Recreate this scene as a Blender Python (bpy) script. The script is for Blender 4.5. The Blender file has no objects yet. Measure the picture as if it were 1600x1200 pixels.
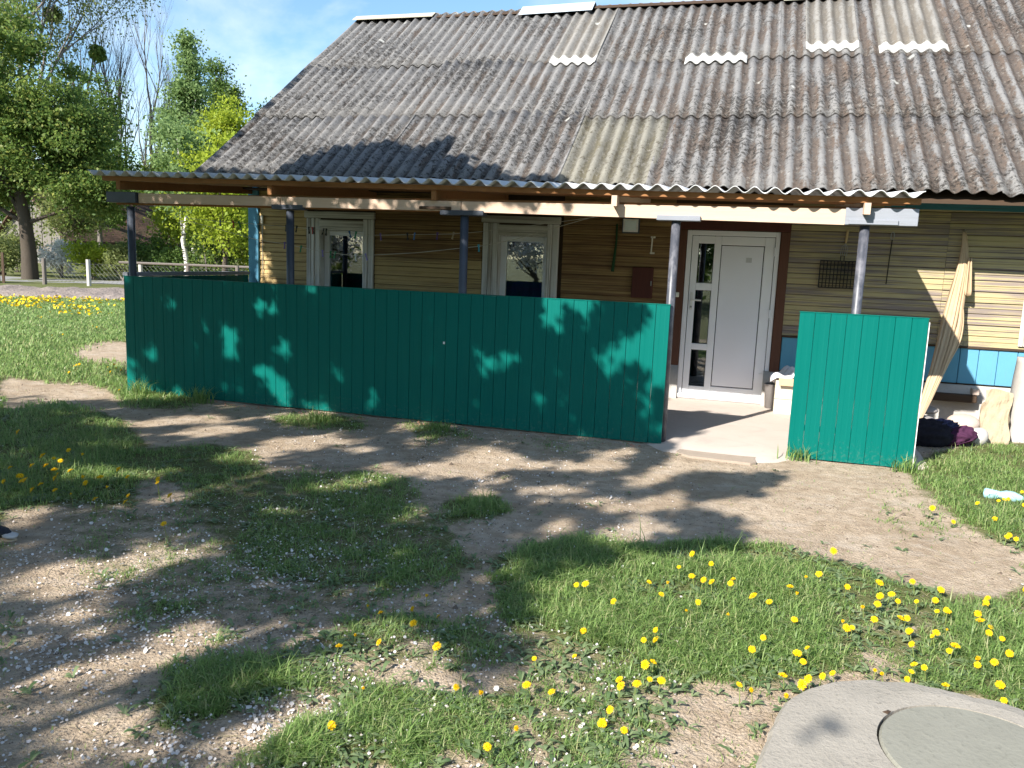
import bpy, math, random
import numpy as np
from mathutils import Matrix, Vector, Quaternion

random.seed(7)
rng = np.random.default_rng(11)
sc = bpy.context.scene
COL = sc.collection
R = math.radians

# ------------------------------------------------------------------ camera
F_PX, PITCH, ROLL, YAW, CAM_Z = 1255.5, 0.1549, 0.0394, 0.2774, 1.7782
_c, _s = math.cos(YAW), math.sin(YAW)
_fw, _rt, _up = np.array([-_s, _c, 0]), np.array([_c, _s, 0]), np.array([0, 0, 1.0])
CAM_F = _fw * math.cos(PITCH) - _up * math.sin(PITCH)
_U = _fw * math.sin(PITCH) + _up * math.cos(PITCH)
CAM_R = _rt * math.cos(ROLL) + _U * math.sin(ROLL)
CAM_U = -_rt * math.sin(ROLL) + _U * math.cos(ROLL)
CAM_O = np.array([0, 0, CAM_Z])
cd = bpy.data.cameras.new('camera')
cam = bpy.data.objects.new('camera', cd)
COL.objects.link(cam)
cd.sensor_width = 36.0
cd.lens = 36.0 * F_PX / 1600.0
cd.clip_start, cd.clip_end = 0.1, 3000
m = Matrix.Identity(4)
for i in range(3):
    m[i][0], m[i][1], m[i][2], m[i][3] = CAM_R[i], CAM_U[i], -CAM_F[i], CAM_O[i]
cam.matrix_world = m
sc.camera = cam

# ------------------------------------------------------------------ light
SUN_AZ, SUN_EL = R(27.0), R(35.0)            # direction the light travels, height of the sun
LDIR = np.array([math.sin(SUN_AZ) * math.cos(SUN_EL), math.cos(SUN_AZ) * math.cos(SUN_EL), -math.sin(SUN_EL)])
sd = bpy.data.lights.new('sun', 'SUN')
sd.energy, sd.angle, sd.color = 5.0, R(0.55), (1.0, 0.94, 0.86)
sun = bpy.data.objects.new('sun', sd)
COL.objects.link(sun)
sun.location = (-10, -20, 20)
sun.rotation_euler = Vector(LDIR).to_track_quat('-Z', 'Y').to_euler()
w = bpy.data.worlds.new('World')
sc.world = w
w.use_nodes = True
nt = w.node_tree
nt.nodes.clear()
out = nt.nodes.new('ShaderNodeOutputWorld')
bg = nt.nodes.new('ShaderNodeBackground')
sky = nt.nodes.new('ShaderNodeTexSky')
sky.sky_type = 'NISHITA'
sky.sun_disc = False
sky.sun_elevation = SUN_EL
sky.sun_rotation = SUN_AZ + math.pi
sky.air_density, sky.dust_density, sky.ozone_density = 1.0, 0.5, 0.7
tc = nt.nodes.new('ShaderNodeTexCoord')
mp = nt.nodes.new('ShaderNodeMapping')
mp.inputs['Scale'].default_value = (1.0, 1.0, 2.6)
mp.inputs['Location'].default_value = (3.1, 5.2, 0.3)
nz = nt.nodes.new('ShaderNodeTexNoise')
nz.inputs['Scale'].default_value = 2.3
nz.inputs['Detail'].default_value = 7
nz.inputs['Roughness'].default_value = 0.55
nz.inputs['Distortion'].default_value = 0.4
cr = nt.nodes.new('ShaderNodeValToRGB')
cr.color_ramp.elements[0].position, cr.color_ramp.elements[1].position = 0.5, 0.72
cr.color_ramp.elements[1].color = (0.8, 0.8, 0.8, 1)
mx = nt.nodes.new('ShaderNodeMixRGB')
tint = nt.nodes.new('ShaderNodeMixRGB')
tint.blend_type = 'MULTIPLY'
tint.inputs['Fac'].default_value = 1.0
tint.inputs['Color2'].default_value = (0.82, 1.0, 1.1, 1)
mx.inputs['Color2'].default_value = (6.2, 6.5, 7.0, 1)
for a, b in ((tc.outputs['Generated'], mp.inputs['Vector']), (mp.outputs['Vector'], nz.inputs['Vector']),
             (nz.outputs['Fac'], cr.inputs['Fac']), (cr.outputs['Color'], mx.inputs['Fac']),
             (sky.outputs['Color'], tint.inputs['Color1']), (tint.outputs['Color'], mx.inputs['Color1']), (mx.outputs['Color'], bg.inputs['Color']),
             (bg.outputs['Background'], out.inputs['Surface'])):
    nt.links.new(a, b)
bg.inputs['Strength'].default_value = 0.095
sc.view_settings.view_transform = 'Standard'
sc.view_settings.look = 'None'
sc.view_settings.gamma = 1.0
sc.view_settings.use_curve_mapping = False
sc.view_settings.exposure = 1.2
sc.cycles.max_bounces = 8
sc.cycles.transparent_max_bounces = 12

# ------------------------------------------------------------------ node helpers
class NM:
    """a small wrapper for writing materials"""
    def __init__(self, name, rough=0.7, spec=0.3):
        self.m = bpy.data.materials.new(name)
        self.m.use_nodes = True
        self.t = self.m.node_tree
        self.b = self.t.nodes['Principled BSDF']
        self.b.inputs['Roughness'].default_value = rough
        self.b.inputs['Specular IOR Level'].default_value = spec
    def n(self, kind, **kw):
        x = self.t.nodes.new('ShaderNode' + kind)
        for k, v in kw.items(): setattr(x, k, v)
        return x
    def l(self, a, b): self.t.links.new(a, b)
    def put(self, sock, v):
        if hasattr(v, 'is_linked') or hasattr(v, 'links'): self.l(v, sock)
        elif isinstance(v, (tuple, list)) and len(v) == 3 and sock.type == 'RGBA': sock.default_value = (*v, 1)
        else: sock.default_value = v
    def pos(self, scale=(1, 1, 1), local=False, rnd=0.0):
        if local: src = self.n('TexCoord').outputs['Object']
        else: src = self.n('NewGeometry').outputs['Position']
        mpn = self.n('Mapping')
        mpn.inputs['Scale'].default_value = scale
        self.l(src, mpn.inputs['Vector'])
        o = mpn.outputs['Vector']
        if rnd:
            oi = self.n('ObjectInfo'); mu = self.n('VectorMath', operation='MULTIPLY_ADD')
            cx = self.n('CombineXYZ')
            self.l(oi.outputs['Random'], cx.inputs[0]); self.l(oi.outputs['Random'], cx.inputs[1]); self.l(oi.outputs['Random'], cx.inputs[2])
            self.l(cx.outputs[0], mu.inputs[0]); mu.inputs[1].default_value = (rnd, rnd * 1.7, rnd * .6); self.l(o, mu.inputs[2])
            o = mu.outputs[0]
        return o
    def noise(self, vec, scale, detail=4, rough=0.55, dist=0.0):
        x = self.n('TexNoise')
        self.l(vec, x.inputs['Vector'])
        x.inputs['Scale'].default_value = scale; x.inputs['Detail'].default_value = detail
        x.inputs['Roughness'].default_value = rough; x.inputs['Distortion'].default_value = dist
        return x.outputs['Fac']
    def voro(self, vec, scale, feature='F1', out='Distance'):
        x = self.n('TexVoronoi', feature=feature)
        self.l(vec, x.inputs['Vector']); x.inputs['Scale'].default_value = scale
        return x.outputs[out]
    def ramp(self, fac, *stops):
        x = self.n('ValToRGB')
        e = x.color_ramp.elements
        while len(e) < len(stops): e.new(0.5)
        for el, (p_, c_) in zip(e, stops):
            el.position = p_
            el.color = (*c_, 1) if isinstance(c_, (tuple, list)) else (c_, c_, c_, 1)
        self.put(x.inputs['Fac'], fac)
        return x.outputs['Color']
    def mix(self, fac, a, b, mode='MIX'):
        x = self.n('MixRGB', blend_type=mode)
        self.put(x.inputs['Fac'], fac); self.put(x.inputs['Color1'], a); self.put(x.inputs['Color2'], b)
        return x.outputs['Color']
    def math(self, op, a, b=0.0, c=0.0):
        x = self.n('Math', operation=op)
        self.put(x.inputs[0], a); self.put(x.inputs[1], b); self.put(x.inputs[2], c)
        return x.outputs[0]
    def rand(self): return self.n('ObjectInfo').outputs['Random']
    def isl(self): return self.n('NewGeometry').outputs['Random Per Island']
    def color(self, c): self.put(self.b.inputs['Base Color'], c); return self
    def rough(self, r): self.put(self.b.inputs['Roughness'], r); return self
    def bump(self, h, strength=0.4, dist=0.01):
        x = self.n('Bump')
        x.inputs['Strength'].default_value = strength; x.inputs['Distance'].default_value = dist
        self.l(h, x.inputs['Height']); self.l(x.outputs['Normal'], self.b.inputs['Normal'])
        return self

def plain(name, col, rough=0.6, spec=0.3, metal=0.0, var=0.15, scale=20, bump=0.15):
    k = NM(name, rough, spec)
    v = k.pos(rnd=13.0)
    f = k.noise(v, scale, 5)
    k.color(k.mix(f, tuple(c * (1 - var) for c in col), tuple(min(1, c * (1 + var)) for c in col)))
    k.b.inputs['Metallic'].default_value = metal
    k.bump(f, bump, 0.004)
    return k.m

M = {}
# weathered asbestos sheet roofing
def roof_mat(name, base_lo, base_hi, brown, speck, white_low=False):
    k = NM(name, 0.9, 0.15)
    v = k.pos()
    big = k.noise(v, 0.7, 4)
    med = k.noise(k.pos((3.2, 1.0, 1.0)), 2.2, 5, 0.6)
    fine = k.noise(v, 22, 6, 0.8)
    col = k.mix(med, base_lo, base_hi)
    col = k.mix(k.ramp(k.rand(), (0.0, 0.0), (1.0, 0.3)), col, tuple(c * 0.8 for c in base_hi))
    # rusty moss, more to the right of the roof and low down, lodged in the valleys
    sx = k.n('SeparateXYZ'); k.l(k.n('NewGeometry').outputs['Position'], sx.inputs[0])
    right = k.n('MapRange'); k.l(sx.outputs[0], right.inputs['Value'])
    right.inputs['From Min'].default_value, right.inputs['From Max'].default_value = -6.0, 3.0
    right.inputs['To Min'].default_value, right.inputs['To Max'].default_value = -0.13, 0.09
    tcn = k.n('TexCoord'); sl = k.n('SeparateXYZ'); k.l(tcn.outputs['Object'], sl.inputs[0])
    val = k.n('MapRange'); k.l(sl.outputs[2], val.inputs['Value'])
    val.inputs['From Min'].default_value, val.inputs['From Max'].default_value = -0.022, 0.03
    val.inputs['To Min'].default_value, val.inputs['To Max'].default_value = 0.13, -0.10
    streak = k.noise(k.pos((5.0, 0.8, 0.8)), 1.6, 6, 0.65)
    mossf = k.math('ADD', k.math('ADD', streak, right.outputs[0]), val.outputs[0])
    mossf = k.math('ADD', mossf, k.math('MULTIPLY', k.math('SUBTRACT', fine, 0.5), 0.55))
    moss = k.ramp(mossf, (0.51, 0.0), (0.64, 1.0))
    bcol = k.mix(k.noise(v, 9, 4), brown, tuple(c * 0.55 for c in brown))
    col = k.mix(k.math('MULTIPLY', moss, 0.72), col, bcol)
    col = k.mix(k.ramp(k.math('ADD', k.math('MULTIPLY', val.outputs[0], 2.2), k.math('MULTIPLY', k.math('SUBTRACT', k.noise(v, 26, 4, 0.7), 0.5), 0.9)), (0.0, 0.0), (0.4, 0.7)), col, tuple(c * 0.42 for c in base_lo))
    # dark lichen specks
    sp = k.noise(v, 17, 6, 0.85)
    lich = k.ramp(k.math('ADD', sp, k.math('MULTIPLY', k.math('SUBTRACT', big, 0.5), 0.35)), (0.52, 0.0), (0.58, 1.0))
    col = k.mix(k.math('MULTIPLY', lich, 0.85), col, speck)
    # pale lichen specks
    sp2 = k.noise(k.pos((1.1, .9, 1)), 15, 6, 0.85)
    lich2 = k.ramp(sp2, (0.57, 0.0), (0.63, 1.0))
    col = k.mix(k.math('MULTIPLY', lich2, 0.6), col, (0.28, 0.27, 0.245))
    blot = k.ramp(k.math('ADD', k.voro(v, 1.5), k.math('MULTIPLY', k.math('SUBTRACT', k.noise(v, 24, 3), 0.5), 0.14)), (0.045, 1.0), (0.085, 0.0))
    col = k.mix(k.math('MULTIPLY', blot, 0.75), col, (0.5, 0.5, 0.46))
    if white_low:
        lowz = k.n('MapRange'); k.l(sl.outputs[1], lowz.inputs['Value'])
        lowz.inputs['From Min'].default_value, lowz.inputs['From Max'].default_value = 0.27, 0.23
        wn = k.noise(v, 14, 5)
        col = k.mix(k.math('MULTIPLY', lowz.outputs[0], k.ramp(wn, (0.3, 0.75), (0.7, 1.0))), col, (0.56, 0.56, 0.54))
    k.color(col)
    k.bump(k.math('ADD', fine, k.math('MULTIPLY', moss, 0.6)), 0.7, 0.012)
    return k.m
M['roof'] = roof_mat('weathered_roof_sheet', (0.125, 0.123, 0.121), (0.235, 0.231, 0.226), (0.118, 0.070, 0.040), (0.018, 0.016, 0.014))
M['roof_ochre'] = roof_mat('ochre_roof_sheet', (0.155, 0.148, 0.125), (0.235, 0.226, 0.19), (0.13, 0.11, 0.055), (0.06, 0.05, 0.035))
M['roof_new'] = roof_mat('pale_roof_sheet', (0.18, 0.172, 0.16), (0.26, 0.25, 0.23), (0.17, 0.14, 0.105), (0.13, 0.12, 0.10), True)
k = NM('porch_roof_sheet', 0.75, 0.3)
v = k.pos()
k.color(k.mix(k.noise(v, 6, 5), (0.42, 0.44, 0.46), (0.60, 0.61, 0.61))).bump(k.noise(v, 60, 4), 0.2, 0.004)
M['porch_sheet'] = k.m

def wood(name, a, b, knots=0.5, rough=0.75, axis='x', scale=1.0, paint=None, wear=(0.45, 0.62), grey=None):
    k = NM(name, rough, 0.2)
    st = {'x': (0.9, 12, 14), 'z': (14, 12, 0.9), 'y': (14, 0.9, 12)}[axis]
    st2 = {'x': (0.35, 6, 30), 'z': (30, 6, 0.35), 'y': (30, 0.35, 6)}[axis]
    v = k.pos(tuple(x * scale for x in st), rnd=31.0)
    g = k.noise(v, 2.0, 6, 0.65, 0.6)
    col = k.mix(g, a, b)
    kn = k.ramp(k.noise(k.pos(tuple(x * 0.28 for x in st), rnd=17.0), 2.2, 2), (0.66, 0.0), (0.74, knots))
    col = k.mix(kn, col, tuple(c * 0.35 for c in a))
    h = g
    if paint:
        wv = k.noise(k.pos(st2, rnd=9.0), 1.6, 7, 0.72, 0.3)
        ww = k.ramp(k.math('ADD', k.math('MULTIPLY', wv, 0.75), k.math('MULTIPLY', k.noise(k.pos((1, 1, 1), rnd=3.0), 1.1, 3), 0.25)), (wear[0], 1.0), (wear[1], 0.0))
        pc = k.mix(k.noise(k.pos((1, 1, 1), rnd=4.0), 5, 4), tuple(c * 0.82 for c in paint), paint)
        pc = k.mix(k.math('MULTIPLY', k.rand(), 0.35), pc, tuple(c * 0.7 for c in paint))
        if grey: col = k.mix(k.noise(k.pos((2, 2, 2)), 2.0, 4), col, grey)
        col = k.mix(ww, col, pc)
        h = k.math('ADD', g, k.math('MULTIPLY', ww, 0.5))
    else:
        col = k.mix(k.math('MULTIPLY', k.rand(), 0.3), col, tuple(c * 0.72 for c in b))
    k.color(col).bump(h, 0.35, 0.006)
    return k.m
M['siding_ochre'] = wood('ochre_painted_siding', (0.16, 0.105, 0.055), (0.27, 0.185, 0.10), 0.7, paint=(0.54, 0.40, 0.185), wear=(0.51, 0.60))
M['siding_worn'] = wood('worn_yellow_siding', (0.13, 0.10, 0.075), (0.27, 0.23, 0.18), 0.6, paint=(0.46, 0.385, 0.21), wear=(0.47, 0.54), grey=(0.22, 0.18, 0.185))
M['siding_brown'] = wood('brown_stained_siding', (0.085, 0.047, 0.025), (0.23, 0.13, 0.062), 0.6, paint=(0.38, 0.255, 0.11), wear=(0.43, 0.56))
M['casing'] = wood('peeling_white_casing', (0.22, 0.19, 0.15), (0.38, 0.35, 0.30), 0.3, paint=(0.76, 0.75, 0.72), wear=(0.49, 0.58), axis='z')
M['casing_h'] = wood('peeling_white_casing_head', (0.22, 0.19, 0.15), (0.38, 0.35, 0.30), 0.3, paint=(0.66, 0.64, 0.58), wear=(0.47, 0.57))
M['new_wood'] = wood('fresh_sawn_timber', (0.48, 0.345, 0.245), (0.63, 0.485, 0.375), 0.6)
M['rafter_wood'] = wood('orange_brown_timber', (0.20, 0.09, 0.035), (0.33, 0.16, 0.065), 0.5)
M['dark_wood'] = wood('dark_old_timber', (0.035, 0.022, 0.015), (0.085, 0.055, 0.035), 0.4)
M['brown_trim'] = wood('red_brown_door_trim', (0.075, 0.035, 0.025), (0.15, 0.07, 0.045), 0.4, axis='z')
M['red_brown'] = wood('dark_red_painted_wood', (0.06, 0.022, 0.018), (0.11, 0.038, 0.028), 0.3, axis='z')
M['blue_wood'] = wood('blue_painted_boards', (0.12, 0.17, 0.22), (0.2, 0.25, 0.3), 0.2, paint=(0.12, 0.34, 0.50), wear=(0.58, 0.68), axis='z')
M['blue_h'] = wood('blue_painted_fascia', (0.05, 0.10, 0.13), (0.1, 0.15, 0.18), 0.2, paint=(0.06, 0.22, 0.32), wear=(0.58, 0.68))
M['grey_paint'] = wood('grey_painted_cap_board', (0.16, 0.16, 0.17), (0.25, 0.25, 0.27), 0.2, paint=(0.27, 0.29, 0.33), wear=(0.55, 0.65))
M['dark_and_shaded_paint'] = plain('dark_slate_and_shade_paint', (0.045, 0.055, 0.075), 0.5, 0.4, var=0.35, scale=9)  # also carries the tree shade on the left porch posts
k = NM('scuffed_sunlit_pipe_paint', 0.42, 0.5)  # lighter copy of the post paint for the two posts in sun
v = k.pos((1, 1, 0.6), rnd=8.0)
k.color(k.mix(k.ramp(k.noise(v, 7, 6, 0.7), (0.45, 0.0), (0.6, 1.0)), (0.05, 0.055, 0.07), (0.14, 0.14, 0.16))).bump(k.noise(v, 50, 3), 0.15, 0.003)
M['pipe'] = k.m
k = NM('green_plank_paint', 0.5, 0.12)
v = k.pos((1, 1, 0.25), rnd=6.0)
f = k.noise(v, 3.5, 5)
geo = k.n('SeparateXYZ'); k.l(k.n('NewGeometry').outputs['Position'], geo.inputs[0])
low = k.n('MapRange'); k.l(geo.outputs[2], low.inputs['Value'])
low.inputs['From Min'].default_value, low.inputs['From Max'].default_value = 0.34, 0.0
low.inputs['To Max'].default_value = 0.16
dust = k.ramp(k.math('ADD', k.noise(k.pos(), 30, 5, 0.7), low.outputs[0]), (0.64, 0.0), (0.95, 0.5))
gc = k.mix(f, (0.0, 0.108, 0.089), (0.0, 0.124, 0.104))
gc = k.mix(k.math('MULTIPLY', k.rand(), 0.15), gc, (0.0, 0.086, 0.072))
k.color(k.mix(dust, gc, (0.16, 0.22, 0.17))).rough(k.math('MULTIPLY_ADD', f, 0.2, 0.36)).bump(k.noise(k.pos((1, 1, .3)), 8, 3), 0.06, 0.01)
M['green'] = k.m
M['white_pvc'] = plain('white_door_plastic', (0.80, 0.81, 0.85), 0.32, 0.45, var=0.04, scale=3, bump=0.02)
M['white_panel'] = plain('white_door_infill', (0.76, 0.77, 0.83), 0.36, 0.45, var=0.05, scale=2, bump=0.03)
M['seal'] = plain('black_rubber_seal', (0.015, 0.015, 0.02), 0.6)
M['metal_white'] = plain('white_metal', (0.72, 0.72, 0.70), 0.35)
M['grey_metal'] = plain('grey_metal', (0.3, 0.3, 0.3), 0.4, 0.5, 0.6)
M['black_wire'] = plain('sooty_wire', (0.02, 0.018, 0.017), 0.6)
M['lamp_glass'] = plain('pale_lamp_cover', (0.8, 0.88, 0.9), 0.12, 0.6, var=0.08)
M['lamp_white'] = plain('white_lamp_reflector', (0.8, 0.8, 0.8), 0.4)
M['room_dark'] = plain('unlit_room_black', (0.018, 0.017, 0.017), 0.9, 0.1)  # near-black colour stands in for the darkness of the unlit room
M['curtain_blue'] = plain('blue_curtain_cloth', (0.09, 0.09, 0.40), 0.9, 0.1, scale=30)
M['curtain_dark'] = plain('dark_purple_curtain_cloth', (0.035, 0.026, 0.05), 0.9, 0.1, scale=30)
M['white_cloth'] = plain('white_cloth', (0.7, 0.72, 0.78), 0.9, 0.1)
# window glass: reflects strongly, lets the dark room show
k = NM('window_glass', 0.02, 0.5)
t = k.t
gl = t.nodes.new('ShaderNodeBsdfGlossy'); gl.inputs['Roughness'].default_value = 0.015; gl.inputs['Color'].default_value = (.9, .93, .97, 1)
tr = t.nodes.new('ShaderNodeBsdfTransparent'); tr.inputs['Color'].default_value = (.78, .82, .82, 1)
fr = t.nodes.new('ShaderNodeFresnel'); fr.inputs['IOR'].default_value = 2.3
ms = t.nodes.new('ShaderNodeMixShader')
k.l(fr.outputs[0], ms.inputs[0]); k.l(tr.outputs[0], ms.inputs[1]); k.l(gl.outputs[0], ms.inputs[2])
k.l(ms.outputs[0], t.nodes['Material Output'].inputs['Surface'])
M['glass'] = k.m
# concrete family
def concrete(name, a, b, sc_=3.0, spot=0.3, bump=0.3):
    k = NM(name, 0.9, 0.15)
    v = k.pos()
    n1 = k.noise(v, sc_, 6, 0.62); n2 = k.noise(v, sc_ * 14, 4, 0.7)
    col = k.mix(n1, a, b)
    col = k.mix(k.ramp(n2, (0.55, 0.0), (0.75, spot)), col, tuple(c * 0.5 for c in a))
    st = k.ramp(k.noise(k.pos((1, 1.6, 1)), sc_ * 0.8, 5, 0.7, 1.2), (0.52, 0.0), (0.7, 0.45))
    col = k.mix(st, col, tuple(c * 0.7 for c in b))
    k.color(col).bump(k.math('ADD', n2, k.math('MULTIPLY', n1, 0.5)), bump, 0.006)
    return k.m
M['porch_floor'] = concrete('swept_concrete', (0.42, 0.36, 0.31), (0.50, 0.44, 0.39), 2.2, 0.15, 0.15)
M['well'] = concrete('well_concrete', (0.21, 0.195, 0.165), (0.37, 0.34, 0.295), 3.8, 0.6, 0.9)
M['lid'] = concrete('lid_concrete', (0.17, 0.17, 0.14), (0.27, 0.265, 0.225), 3.0, 0.45, 0.6)
M['lime'] = concrete('limewashed_plaster', (0.33, 0.31, 0.28), (0.50, 0.475, 0.45), 3.5, 0.4, 0.5)
M['stone_pink'] = concrete('pinkish_stone', (0.40, 0.31, 0.26), (0.52, 0.43, 0.37), 5, 0.2, 0.4)
M['stone_grey'] = concrete('grey_stone', (0.20, 0.185, 0.18), (0.33, 0.31, 0.30), 6, 0.3, 0.5)
M['mat'] = concrete('worn_mat', (0.28, 0.225, 0.18), (0.38, 0.32, 0.26), 8, 0.35, 0.5)
M['asphalt'] = concrete('grey_road', (0.2, 0.2, 0.21), (0.28, 0.28, 0.28), 2, 0.1)
M['brick'] = concrete('brick_crumbs', (0.36, 0.16, 0.10), (0.45, 0.27, 0.19), 6, 0.3, 0.5)
# cloths
k = NM('cream_cloth', 0.9, 0.1)
v = k.pos((1, 1, 1))
tcn = k.n('UVMap'); sx = k.n('SeparateXYZ'); k.l(tcn.outputs[0], sx.inputs[0])
stp = k.math('SINE', k.math('MULTIPLY', sx.outputs[0], 60))
k.color(k.mix(k.ramp(stp, (0.75, 0.0), (1.0, 0.35)), k.mix(k.noise(v, 9, 4), (0.42, 0.305, 0.19), (0.52, 0.395, 0.265)), (0.22, 0.14, 0.085))).bump(k.noise(v, 220, 2), 0.2, 0.002)
M['cream'] = k.m
k = NM('rug_cloth', 0.95, 0.05)
v = k.pos((1, 1, 1), local=True)
ch = k.n('TexChecker'); ch.inputs['Scale'].default_value = 30; ch2 = k.n('VectorMath', operation='ADD'); k.l(v, ch2.inputs[0]); nn_ = k.n('TexNoise'); nn_.inputs['Scale'].default_value = 9; k.l(nn_.outputs['Color'], ch2.inputs[1]); k.l(ch2.outputs[0], ch.inputs['Vector'])
sx = k.n('SeparateXYZ'); k.l(v, sx.inputs[0])
sidef = k.ramp(k.math('ADD', k.math('MULTIPLY', sx.outputs[0], 1.6), k.math('MULTIPLY', k.noise(v, 8, 3), 0.4)), (0.35, 0.0), (0.5, 1.0))
k.color(k.mix(sidef, k.mix(ch.outputs['Fac'], (0.012, 0.012, 0.025), (0.035, 0.035, 0.07)), k.mix(ch.outputs['Fac'], (0.10, 0.018, 0.075), (0.18, 0.05, 0.13)))).bump(k.noise(v, 60, 3), 0.5, 0.008)
M['rug'] = k.m
M['rag_dark'] = plain('dark_rag_cloth', (0.022, 0.02, 0.026), 0.95, 0.05, var=.5, scale=25, bump=.5)
M['rag_purple'] = plain('purple_rag_cloth', (0.06, 0.022, 0.05), 0.95, 0.05, var=.5, scale=30, bump=.5)
M['rag_blue'] = plain('navy_rag_cloth', (0.05, 0.05, 0.10), 0.95, 0.05, var=.5, scale=30, bump=.5)
M['card'] = plain('cardboard', (0.50, 0.34, 0.21), 0.85, 0.1, scale=12)
M['cream_board'] = plain('cream_carton', (0.60, 0.55, 0.44), 0.7, 0.2, scale=9, var=0.12)
k = NM('thin_plastic_bag', 0.25, 0.5)
k.color(k.mix(k.noise(k.pos(), 25, 4), (0.5, 0.5, 0.55), (0.8, 0.78, 0.8)))
M['bag'] = k.m
k = NM('bottle_plastic', 0.15, 0.5)
k.color(k.mix(k.noise(k.pos(), 30, 3), (0.25, 0.50, 0.56), (0.42, 0.64, 0.69)))
k.b.inputs['Alpha'].default_value = 0.85
M['bottle'] = k.m
M['shoe'] = plain('dark_shoe_fabric', (0.02, 0.022, 0.03), 0.8)
M['shoe_toe'] = plain('pale_shoe_rubber', (0.45, 0.43, 0.42), 0.6)
M['shoe_sole'] = plain('tan_shoe_sole', (0.42, 0.33, 0.23), 0.7)
M['rope'] = plain('clothes_cord', (0.55, 0.52, 0.46), 0.8)
M['blond_wood'] = plain('pale_tool_handle', (0.48, 0.36, 0.19), 0.6)
M['green_strap'] = plain('green_strap_cloth', (0.015, 0.06, 0.02), 0.8)
M['ivory'] = plain('ivory_plastic', (0.72, 0.70, 0.60), 0.4)

def leafmat(name, lo, hi, trans=0.35, rough=0.55, extra=None):
    k = NM(name, rough, 0.25)
    t = k.t
    f = k.isl()
    col = k.ramp(f, (0.0, lo), (1.0, hi)) if not extra else k.ramp(f, (0.0, lo), (0.75, hi), (1.0, extra))
    cl = k.noise(k.pos(), 0.9, 3)
    col = k.mix(k.ramp(cl, (0.35, 0.0), (0.65, 0.35)), col, lo)
    k.color(col)
    tl = t.nodes.new('ShaderNodeBsdfTranslucent'); k.l(k.mix(0.4, col, tuple(min(1, c * 1.3) for c in hi)), tl.inputs['Color'])
    ms = t.nodes.new('ShaderNodeMixShader'); ms.inputs[0].default_value = trans
    k.l(k.b.outputs[0], ms.inputs[1]); k.l(tl.outputs[0], ms.inputs[2])
    k.l(ms.outputs[0], t.nodes['Material Output'].inputs['Surface'])
    return k.m
M['grass'] = leafmat('grass_blades', (0.125, 0.225, 0.055), (0.32, 0.44, 0.155), 0.5, 0.4, (0.48, 0.45, 0.25))
M['weed'] = leafmat('weed_leaves', (0.09, 0.15, 0.06), (0.25, 0.31, 0.16), 0.3, 0.45)
M['petal'] = leafmat('fallen_petals', (0.60, 0.55, 0.52), (0.80, 0.78, 0.77), 0.2, 0.6, (0.45, 0.33, 0.22))
M['dandelion'] = leafmat('dandelion_yellow', (0.72, 0.45, 0.003), (0.85, 0.60, 0.006), 0.1, 0.6)
M['stem'] = plain('dandelion_stem', (0.16, 0.2, 0.06), 0.5)
M['straw'] = leafmat('dry_straw', (0.3, 0.24, 0.13), (0.5, 0.42, 0.27), 0.1)
M['clod'] = leafmat('soil_crumbs', (0.12, 0.09, 0.065), (0.34, 0.28, 0.21), 0.0, 0.9)
M['lf_dark'] = leafmat('dark_green_leaves', (0.065, 0.13, 0.028), (0.19, 0.265, 0.065), 0.5, 0.5, (0.34, 0.34, 0.08))
M['lf_mid'] = leafmat('mid_green_leaves', (0.06, 0.12, 0.025), (0.15, 0.22, 0.05), 0.4)
M['lf_pale'] = leafmat('pale_spring_leaves', (0.13, 0.17, 0.055), (0.26, 0.29, 0.10), 0.4)
M['lf_birch'] = leafmat('birch_leaves', (0.12, 0.20, 0.07), (0.25, 0.35, 0.13), 0.5)
M['lf_lime'] = leafmat('lime_green_leaves', (0.20, 0.28, 0.025), (0.40, 0.46, 0.05), 0.5)
M['lf_blossom'] = leafmat('white_blossom', (0.55, 0.55, 0.5), (0.8, 0.78, 0.75), 0.3)
M['bark'] = wood('dark_bark', (0.03, 0.024, 0.018), (0.10, 0.08, 0.06), 0.3, axis='z')
M['bark_grey'] = wood('grey_bark', (0.10, 0.085, 0.075), (0.22, 0.19, 0.17), 0.3, axis='z')
k = NM('birch_bark', 0.8, 0.2)
k.color(k.mix(k.ramp(k.noise(k.pos((3, 3, 9)), 1.2, 4), (0.52, 0.0), (0.6, 1.0)), (0.6, 0.58, 0.54), (0.04, 0.035, 0.03)))
M['birch_bark'] = k.m
M['barn_board'] = wood('silver_grey_boards', (0.10, 0.09, 0.08), (0.22, 0.20, 0.18), 0.3, axis='z', scale=0.4)
M['barn_roof'] = roof_mat('barn_brown_roof', (0.06, 0.045, 0.035), (0.14, 0.085, 0.062), (0.10, 0.06, 0.035), (0.04, 0.03, 0.025))
M['post_white'] = wood('bleached_post', (0.35, 0.33, 0.3), (0.6, 0.57, 0.53), 0.2, axis='z')
M['mesh_wire'] = plain('galvanised_wire', (0.25, 0.25, 0.25), 0.5, 0.4, 0.3)
M['conc_pillar'] = M['lime']

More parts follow.
